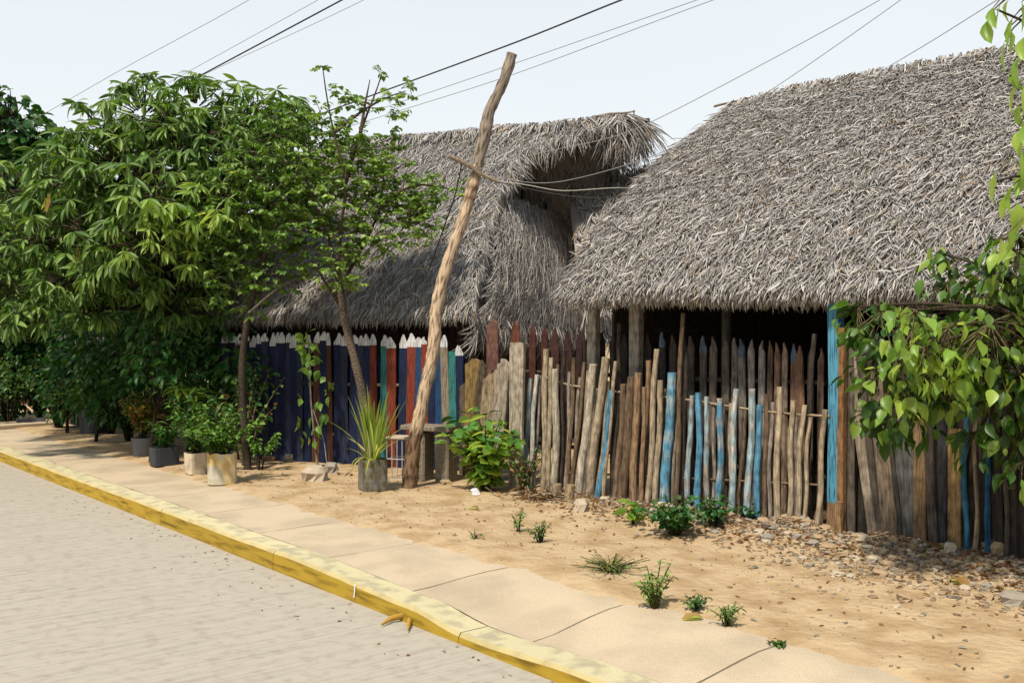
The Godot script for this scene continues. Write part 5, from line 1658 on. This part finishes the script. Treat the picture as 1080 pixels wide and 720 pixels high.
func make_wires() -> void:
	var g := "street wires crossing above the mango tree"
	var same := "thin grey overhead wire slanting up from the mango tree top into the sky"
	wire("hair-thin pale wire passing over the dark round-leaved tree and up into the sky", [[430, -100, 12.5], [262, 0, 13.5], [130, 72, 15.0], [60, 112, 16.0], [-40, 168, 17.2]], 0.004, "wire_grey")
	wire(same, [[450, -65, 13.0], [335, 0, 14.0], [190, 80, 16.0], [60, 152, 18.5]], 0.004, "wire_grey", 0.0, g)
	wire("thick black overhead cable slanting up from the mango tree top into the sky", [[500, -75, 12.6], [360, 0, 14.0], [182, 95, 16.4], [60, 160, 18.5]], 0.012, "wire_black")
	wire(same, [[505, -68, 12.6], [383, 0, 14.0], [220, 76, 16.0], [60, 150, 18.5]], 0.004, "wire_grey", 0.0, g)
	wire("thick black overhead cable passing from the slender tree top above the leaning pole", [[800, -55, 12.5], [655, 0, 14.0], [540, 46, 15.5], [385, 103, 18.0], [300, 134, 20.0], [150, 190, 24.0]], 0.013, "wire_black")
	var two := "thin grey overhead wire crossing the very top of the leaning pole"
	wire(two, [[880, -50, 12.0], [735, 0, 13.0], [545, 66, 15.0], [430, 105, 16.6], [330, 138, 18.5]], 0.005, "wire_grey", 0.0, "twin wires crossing the pole top")
	wire(two, [[900, -50, 12.0], [752, 0, 13.0], [548, 76, 15.0], [430, 114, 16.6], [330, 145, 18.5]], 0.005, "wire_grey", 0.0, "twin wires crossing the pole top")
	# lines from the crosspiece of the leaning pole
	wire("pale cord from the pole past the open gable and up into the sky", [[499, 180, 10.74], [567, 162, 10.6], [640, 146, 10.4], [690, 127, 10.2], [800, 70, 9.7], [928, 0, 9.2], [1000, -45, 9.0]], 0.004, "wire_grey")
	wire("thin wire from the pole crosspiece that climbs steeply above the broad roof", [[515, 186, 10.72], [575, 193, 10.6], [640, 180, 10.4], [710, 155, 10.1], [810, 97, 9.7], [950, 0, 9.0], [1000, -40, 8.8]], 0.004, "wire_grey")
	wire("sagging pale cord from the pole crosspiece across the dark gable", [[526, 191, 10.70], [556, 195, 10.6], [594, 201, 10.5], [650, 198, 10.4], [690, 200, 10.9]], 0.004, "cord_pale")
	wire("dark wire from the pole crosspiece stretched across the broad thatched roof", [[526, 192, 10.70], [590, 205, 10.4], [650, 207, 10.1], [800, 180, 9.2], [920, 142, 8.6], [1080, 70, 8.0], [1160, 30, 7.6]], 0.004, "wire_black")
	wire("short wire rising from the broad roof ridge into the sky", [[938, 70, 10.4], [985, 42, 9.6], [1036, 10, 8.8], [1090, -24, 8.2]], 0.004, "wire_grey")
	wire("black guy wire hanging from the pole crosspiece against the tall roof", [[487, 172, 10.75], [480, 205, 10.9], [468, 240, 11.3], [452, 285, 12.2]], 0.008, "wire_black")

func make_small_things() -> void:
	# wire crate with a white board on it, and the old concrete block seat
	var base := ground_at(424, 505)
	var crate := thing("wire_crate", "rusty open wire crate with a pale board on top behind the leaning pole", "crate", base)
	crate.rotation.y = -0.35
	var b := Builder.new()
	var w := 0.26
	var h := 0.46
	for y in [0.0, 0.5, 1.0]:
		for e in [[-1, -1, 1, -1], [1, -1, 1, 1], [1, 1, -1, 1], [-1, 1, -1, -1]]:
			b.tube([Vector3(e[0] * w * 0.5, h * y, e[1] * w * 0.5), Vector3(e[2] * w * 0.5, h * y, e[3] * w * 0.5)], [0.007, 0.007], 5, [Color.WHITE], Vector2(), Vector2.ONE)
	put("hoops", b.mesh(), M.galvanised, crate)
	for i in 5:
		for sz in [-1, 1]:
			put("bar", pole_mesh(Vector3(-w * 0.5 + w * i / 4.0, 0, sz * w * 0.5), Vector3(-w * 0.5 + w * i / 4.0, h, sz * w * 0.5), 0.006, 0.006, Color.WHITE, 0.0, 5, 2), M.galvanised, crate)
	b = Builder.new()
	b.box(Transform3D(Basis(), Vector3(0.02, h + 0.014, 0)), Vector3(0.34, 0.022, 0.3), Color.WHITE, 0.004)
	put("top_board", b.mesh(), M.stone_pale, crate)
	base = ground_at(459, 508)
	var seat := thing("concrete_seat", "stained old concrete slab seat behind the leaning pole", "seat", base)
	seat.rotation.y = -0.38
	for x in [-0.16, 0.14]:
		b = Builder.new()
		b.box(Transform3D(Basis(), Vector3(x, 0.26, 0)), Vector3(0.17, 0.6, 0.26), Color.WHITE, 0.015)
		put("support", b.mesh(), M.block_concrete, seat)
	b = Builder.new()
	b.box(Transform3D(Basis(Vector3(0, 0, 1), -0.02), Vector3(-0.06, 0.60, 0)), Vector3(0.62, 0.06, 0.34), Color.WHITE, 0.012)
	put("slab", b.mesh(), M.block_concrete, seat)
	# rocks and blocks one can point at
	var rocks := [[331, 507, 0.40, 0.26, "stone_pale", "broad flat pale rock lying on the sand before the creeper"], [350, 500, 0.20, 0.20, "stone_grey", "dark jagged stone touching the broad flat rock"], [363, 502, 0.22, 0.10, "stone_tan", "low tan stone by the tin can planter"],
		[305, 488, 0.24, 0.16, "stone_grey", "grey stone in the row at the foot of the painted fence"], [322, 487, 0.22, 0.18, "stone_tan", "tan stone ending the row at the foot of the painted fence"], [284, 487, 0.26, 0.10, "stone_brick", "reddish brick lump in the row of stones by the painted fence"], [266, 486, 0.22, 0.10, "stone_grey", "low grey stone behind the sapling stem"],
		[613, 541, 0.22, 0.17, "stone_pale", "pale squarish block lying at the foot of the stakes"], [688, 549, 0.10, 0.12, "stone_pale", "small pale lump beside the broad-leaved seedling"], [470, 512, 0.16, 0.09, "stone_tan", "small tan stone under the concrete seat"], [800, 556, 0.16, 0.09, "stone_tan", "flat tan stone on the rubble bank below the blue stakes"], [1003, 597, 0.12, 0.11, "stone_pale", "pale stone against the foot of the thick tan board"], [1055, 600, 0.22, 0.17, "stone_tan", "large brown stone in shade below the board fence"], [1070, 640, 0.18, 0.12, "stone_grey", "rounded grey stone on the rubble slope below the board fence"], [836, 707, 0.085, 0.05, "stone_pale", "lone pale stone on the sand beyond the tiny weed"]]
	for i in rocks.size():
		var q = rocks[i]
		var o := put("rock", stone_mesh(40 + i, 1.0), M[q[4]], self, Transform3D(Basis(Vector3.UP, rr(0, 6)).scaled(Vector3(1, 1, 1)) * Basis.from_scale(Vector3(q[2], q[3] * 1.4, q[2] * 0.75)), ground_at(q[0], q[1]) + Vector3(0, q[3] * 0.16, 0)))
		tag(o, q[5], "rock")
	# two sawn stumps
	var stumps := [[587, 529, 0.085, 0.15, 0.06], [598.5, 531, 0.10, 0.16, 0.18]]
	for q in stumps:
		var p := ground_at(q[0], q[1])
		var o := put("stump", pole_mesh(Vector3(0, -0.06, 0), Vector3(q[4] * 0.2, q[3], 0), q[2] * 0.52, q[2] * 0.48, lin(0.46, 0.34, 0.20), 0.0, 10, 4), M.wood, self, Transform3D(Basis(), p))
		tag(o, "short sawn pale stump at the foot of the stakes beside the squarish block", "stump", "pair of stumps by the stake fence")
	# litter
	var p0 := ground_at(501, 523)
	var sp := stone_mesh(91, 1.6)
	tag(put("plastic_cup", sp, M.plastic_white, self, Transform3D(Basis.from_scale(Vector3(0.09, 0.075, 0.08)), p0 + Vector3(0, 0.02, 0))), "crumpled white plastic cup below the glossy bush", "cup")
	for q in [[742, 653, 0.17, 0.06, 0.4, "dry_b", "curled orange-brown dead leaf among weeds at the pavement edge"], [505, 541, 0.13, 0.05, 0.0, "dry_a", "dark red-brown dead leaf flat on the sand"], [996, 583 + 10, 0.2, 0.07, 0.8, "dry_a", "dead reddish leaf on the rubble under the board fence"], [1003, 615, 0.2, 0.08, 2.2, "dry_b", "long orange dead leaf on the rubble under the board fence"]]:
		var p := ground_at(q[0], q[1])
		var o := put("dead_leaf", leafs.broad[1], M[q[5]], self, Transform3D(Basis(Vector3.UP, q[4] + 1.3) * Basis(Vector3(1, 0, 0), -PI / 2 + 0.25) * Basis.from_scale(Vector3(q[3] * 1.5, q[2], q[2])), p + Vector3(0, 0.012, 0)))
		tag(o, q[6], "leaf")
	# yellow pods in the gutter
	var pp := [[[402, 662], [412, 657], [425, 655], [430, 650]], [[430, 668], [431, 663], [432, 659]]]
	for k in 2:
		var pts := []
		var rad := []
		for i in pp[k].size():
			pts.append(gp(pp[k][i][0], pp[k][i][1], -0.15) + Vector3(0, 0.02 + 0.008 * i, 0))
			rad.append([0.006, 0.016, 0.020, 0.008][i] * (1.0 if k == 0 else 0.8))
		b = Builder.new()
		b.tube(pts, rad, 7, [lin(0.52, 0.30, 0.06)], Vector2(), Vector2.ONE, true, 0.15, 0.6)
		tag(put("banana_skin" if k == 0 else "husk", b.mesh(), M.stone), ["shrivelled yellow fruit skin lying on the road against the kerb", "small brown husk on the road beside the yellow skin"][k], "litter")
	# white survey mark painted on the kerb
	b = Builder.new()
	var ku := to_uv(gp(372.5, 612)).x
	b.quad(uv_pt(ku, -0.006, -0.115), uv_pt(ku + 0.012, -0.006, -0.115), uv_pt(ku + 0.012, 0.003, -0.025), uv_pt(ku, 0.003, -0.025), -KERB_V, Color.WHITE)
	put("paint_tick", b.mesh(), M.plastic_white, get_node("kerb"))

func make_weeds() -> void:
	small_plant("weed", "knee-high yellow-green weed growing out of the pavement edge", "weed", ground_at(691, 641), 0.34, 0.14, 11, 15, leafs.long, Vector2(0.035, 0.065), Vector2(0.25, 0.35), ["mango_b", "mango_c", "mango_d"], 0, Color(0.13, 0.12, 0.04))
	small_plant("weed", "low dark green weed beside the curled dead leaf", "weed", ground_at(734, 645), 0.10, 0.10, 8, 9, leafs.small, Vector2(0.025, 0.04), Vector2(0.55, 0.7), ["bush_a", "mango_b"])
	small_plant("weed", "sprawling pale weed on the sand past the curled dead leaf", "weed", ground_at(767, 660), 0.17, 0.12, 9, 10, leafs.long, Vector2(0.03, 0.05), Vector2(0.25, 0.35), ["mango_b", "mango_c"])
	small_plant("weed", "tiny green weed in the pavement joint", "weed", ground_at(822, 681), 0.05, 0.06, 8, 8, leafs.small, Vector2(0.018, 0.03), Vector2(0.5, 0.7), ["broad_a", "broad_b"])
	small_plant("weed", "small feathery weed standing alone on the open sand", "weed", ground_at(570, 574), 0.20, 0.13, 11, 10, leafs.small, Vector2(0.025, 0.045), Vector2(0.3, 0.45), ["mango_a", "mango_b", "broad_b"])
	small_plant("weed", "thin upright weed on the sand near the brushwood", "weed", ground_at(547, 562), 0.26, 0.07, 5, 12, leafs.long, Vector2(0.035, 0.06), Vector2(0.2, 0.3), ["mango_b", "mango_c"])
	small_plant("weed", "sparse dry seedling on the sand before the thin upright weed", "weed", ground_at(500, 570), 0.08, 0.08, 4, 4, leafs.long, Vector2(0.03, 0.06), Vector2(0.2, 0.3), ["mango_b", "dry_b"])
	small_plant("weed", "low straw-coloured grass tuft on the sand before the rubble", "grass", ground_at(645, 606), 0.10, 0.30, 40, 6, leafs.long, Vector2(0.03, 0.07), Vector2(0.1, 0.16), ["blade_c", "mango_c", "blade_b"])
	small_plant("seedling", "broad-leaved green seedling at the foot of the brown stakes", "plant", ground_at(668, 556), 0.24, 0.09, 5, 5, leafs.broad, Vector2(0.09, 0.14), Vector2(0.5, 0.65), ["broad_b", "bush_c"], 25)
	small_plant("low_bush", "low scrubby green bush sprawling over rubble below the stakes", "bush", ground_at(712, 566), 0.40, 0.36, 26, 12, leafs.small, Vector2(0.04, 0.085), Vector2(0.5, 0.7), ["bush_a", "bush_b", "mango_a"], 0, Color(0.10, 0.08, 0.05))
	small_plant("low_bush", "trailing green creeper below the pale blue stakes", "bush", ground_at(752, 561), 0.30, 0.24, 14, 10, leafs.small, Vector2(0.04, 0.08), Vector2(0.5, 0.7), ["bush_a", "bush_b"], 0, Color(0.10, 0.08, 0.05))
	small_plant("low_bush", "patch of small weeds at the foot of the white and blue stakes", "bush", ground_at(792, 557), 0.16, 0.22, 12, 8, leafs.small, Vector2(0.03, 0.06), Vector2(0.5, 0.7), ["bush_a", "bush_b"])
	small_plant("low_bush", "dry scrub with small leaves between the glossy bush and the stakes", "bush", ground_at(553, 524), 0.62, 0.24, 18, 10, leafs.small, Vector2(0.04, 0.07), Vector2(0.45, 0.6), ["mango_a", "mango_b", "dry_b"], 0, Color(0.16, 0.11, 0.07))
	# brushwood heap
	var base := ground_at(572, 529)
	var heap := thing("brushwood_heap", "heap of dry twigs and brown leaves beside the stumps", "brushwood", base)
	for i in 46:
		var p := Vector3(R.randfn(0, 0.17), rr(0.0, 0.10), R.randfn(0, 0.09))
		var d := Vector3(rr(-1, 1), rr(-0.25, 0.25), rr(-0.6, 0.6)).normalized() * rr(0.08, 0.22)
		put("twig", pole_mesh(p - d, p + d, 0.007, 0.004, [lin(0.33, 0.22, 0.12), lin(0.20, 0.13, 0.08), lin(0.42, 0.33, 0.22)][i % 3], 0.02, 5, 4), M.wood, heap)
	var list := []
	for i in 60:
		list.append([leaf_xf(base + Vector3(R.randfn(0, 0.2), rr(0.0, 0.09), R.randfn(0, 0.12)), Vector3(rr(-1, 1), rr(-0.3, 0.3), rr(-1, 1)), rr(0.05, 0.10), rr(0.02, 0.04), 0.9), i % 2])
	leaves(heap, leafs.broad, list, ["dry_a", "dry_b"], 0)

func make_rubble() -> void:
	var shapes := []
	for i in 6:
		shapes.append(stone_mesh(300 + i * 7, 0.85))
	var tones := [lin(0.42, 0.32, 0.20), lin(0.33, 0.27, 0.20), lin(0.50, 0.42, 0.31), lin(0.28, 0.19, 0.12), lin(0.30, 0.21, 0.14), lin(0.20, 0.17, 0.14)]
	var fd := Vector3(FENCE_D.x, 0, -FENCE_D.y)
	var fn := Vector3(-0.770, 0, 0.638)          # towards the street
	var xf := [[], [], [], [], [], []]
	var cl := [[], [], [], [], [], []]
	var spots := []
	for i in 5200:
		var s := 0.6 + 4.9 * pow(R.randf(), 0.75)
		var band := 0.24 + 0.16 * smoothstep(1.5, 4.0, s)
		var v := absf(R.randfn(0.0, band)) - 0.06
		if s > 3.4: v = absf(R.randfn(0.0, band * 1.5)) - 0.06
		var p := on_earth(Vector3(FENCE_O.x, 0, -FENCE_O.y) + fd * s + fn * v)
		var k := i % 6
		var sz := 0.008 + 0.035 * pow(R.randf(), 2.2)
		if i % 42 == 0 and spots.size() < 110:
			spots.append([p, s])
			continue
		xf[k].append(Transform3D(Basis(Vector3.UP, rr(0, 6)) * Basis(Vector3(1, 0, 0), rr(-0.4, 0.4)) * Basis.from_scale(Vector3(sz * rr(0.9, 1.7), sz * rr(0.7, 1.2), sz)), p + Vector3(0, sz * 0.1, 0)))
		cl[k].append(tones[R.randi() % 6] * rr(0.8, 1.2))
	# grit over the sand
	for i in 6500:
		var q := Vector2(rr(3.0, 15.0), 1.05 + 2.6 * pow(R.randf(), 0.8))
		var p := on_earth(uv_pt(q.x, q.y, 0.0))
		if on_fence(p.x, p.z).y > 0.0 or noise.get_noise_2d(p.x * 45.0, p.z * 45.0) < rr(-0.35, 0.25): continue
		var sz := 0.004 + 0.014 * pow(R.randf(), 3.0)
		var k := i % 6
		xf[k].append(Transform3D(Basis(Vector3.UP, rr(0, 6)) * Basis.from_scale(Vector3(sz * 1.4, sz, sz)), p))
		cl[k].append(tones[R.randi() % 6] * rr(0.7, 1.1))
	var rub := Node3D.new()
	rub.name = "rubble"
	add_child(rub)
	tag(rub, "broken stones and grit banked along the foot of the fences", "rubble", "", "stuff")
	for k in 6:
		copies("grit", shapes[k], M.stone, rub, xf[k], cl[k])
	var mats := ["stone_tan", "stone_grey", "stone_tan", "stone_tan", "stone_pale", "stone_grey"]
	for i in spots.size():
		var sz := rr(0.045, 0.105)
		var o := put("stone", shapes[i % 6], M[mats[R.randi() % 6]], self, Transform3D(Basis(Vector3.UP, rr(0, 6)) * Basis(Vector3(1, 0, 0), rr(-0.3, 0.3)) * Basis.from_scale(Vector3(sz * rr(1.0, 1.5), sz * rr(0.8, 1.2), sz)), spots[i][0] + Vector3(0, sz * 0.12, 0)))
		tag(o, "fist-sized broken stone lying on the rubble bank below the fence", "stone", "loose stones of the rubble bank")
	# dry leaf litter
	var list := []
	for i in 1900:
		var s := rr(0.3, 5.4)
		var v := absf(R.randfn(0.0, 0.42)) - 0.05
		var p := on_earth(Vector3(FENCE_O.x, 0, -FENCE_O.y) + fd * s + fn * v, 0.012)
		list.append([leaf_xf(p, Vector3(rr(-1, 1), rr(-0.15, 0.2), rr(-1, 1)), rr(0.03, 0.075), rr(0.012, 0.03), 0.5), i % 3])
	for i in 420:
		var p := on_earth(uv_pt(rr(2.0, 14.0), rr(1.2, 3.4), 0.0), 0.006)
		if on_fence(p.x, p.z).y > 0.0: continue
		list.append([leaf_xf(p, Vector3(rr(-1, 1), rr(-0.1, 0.1), rr(-1, 1)), rr(0.02, 0.06), rr(0.01, 0.022), 0.4), i % 3])
	for i in 110:
		var p := uv_pt(rr(4.0, 13.0), -absf(R.randfn(0.0, 0.30)) - 0.02, -0.146)
		list.append([leaf_xf(p, Vector3(rr(-1, 1), rr(0.0, 0.1), rr(-1, 1)), rr(0.015, 0.045), rr(0.006, 0.016), 0.4), i % 3])
	var lit := Node3D.new()
	lit.name = "leaf_litter"
	add_child(lit)
	tag(lit, "dry brown leaf litter scattered over the sand and rubble", "litter", "", "stuff")
	leaves(lit, leafs.broad, list, ["dry_a", "dry_b", "stone_grey"], 0)

func make_house() -> void:
	var base := Vector3(-12.5, 0, -25.0)
	var h := thing("house", "plain beige rendered house glimpsed behind the shrubs and the mango tree", "house", base)
	h.rotation.y = 0.18
	var b := Builder.new()
	# front wall with a door opening
	b.box(Transform3D(Basis(), Vector3(-1.9, 1.6, 0)), Vector3(3.6, 3.2, 0.2), Color.WHITE)
	b.box(Transform3D(Basis(), Vector3(3.2, 1.6, 0)), Vector3(4.6, 3.2, 0.2), Color.WHITE)
	b.box(Transform3D(Basis(), Vector3(0.4, 2.65, 0)), Vector3(0.99, 1.1, 0.196), Color.WHITE)
	for x in [-3.6, 5.4]:
		b.box(Transform3D(Basis(), Vector3(x, 1.6, -2.6)), Vector3(0.2, 3.2, 5.0), Color.WHITE)
	b.box(Transform3D(Basis(), Vector3(0.9, 1.6, -5.2)), Vector3(9.2, 3.2, 0.2), Color.WHITE)
	put("wall", b.mesh(), M.render_beige, h)
	b = Builder.new()
	b.box(Transform3D(Basis(), Vector3(0.9, 3.3, -2.6)), Vector3(10.0, 0.18, 6.2), Color.WHITE, 0.02)
	put("roof", b.mesh(), M.block_concrete, h)
	plank(h, "door", Vector3(0.4, 0, -0.05), Vector3(1, 0, 0), 0.96, 2.08, 0.05, lin(0.10, 0.06, 0.04))

func _ready() -> void:
	R.seed = 20240611
	noise.seed = 7
	noise.frequency = 0.02
	noise.fractal_octaves = 3
	make_sky_and_sun()
	make_materials()
	for q in [["croton_a", lin(0.34, 0.22, 0.03)], ["croton_b", lin(0.26, 0.12, 0.025)], ["croton_c", lin(0.20, 0.17, 0.03)]]:
		leaf_mat(q[0], q[1], false)
	var pw := mat("pole_wood", Color.WHITE, 0.8, ntex(0.018, [0.0, 0.34, 0.48, 0.7, 1.0], [grey(0.38), grey(0.68), grey(0.90), grey(1.0), grey(1.0)], 512, 6, 203), Vector3(1.4, 0.5, 1.0), 0, 0.3)
	relief(pw, pw.albedo_texture, 0.5)
	make_leaf_shapes()
	make_setting()
	make_house()
	make_prow_hut()
	make_low_roof()
	make_big_hut()
	make_dark_pickets()
	make_painted_pickets()
	make_stake_fence()
	make_dark_backdrop_trees()
	make_mango()
	make_thin_tree()
	make_shade_tree()
	make_pole()
	make_wires()
	make_pots()
	make_small_things()
	make_weeds()
	make_rubble()
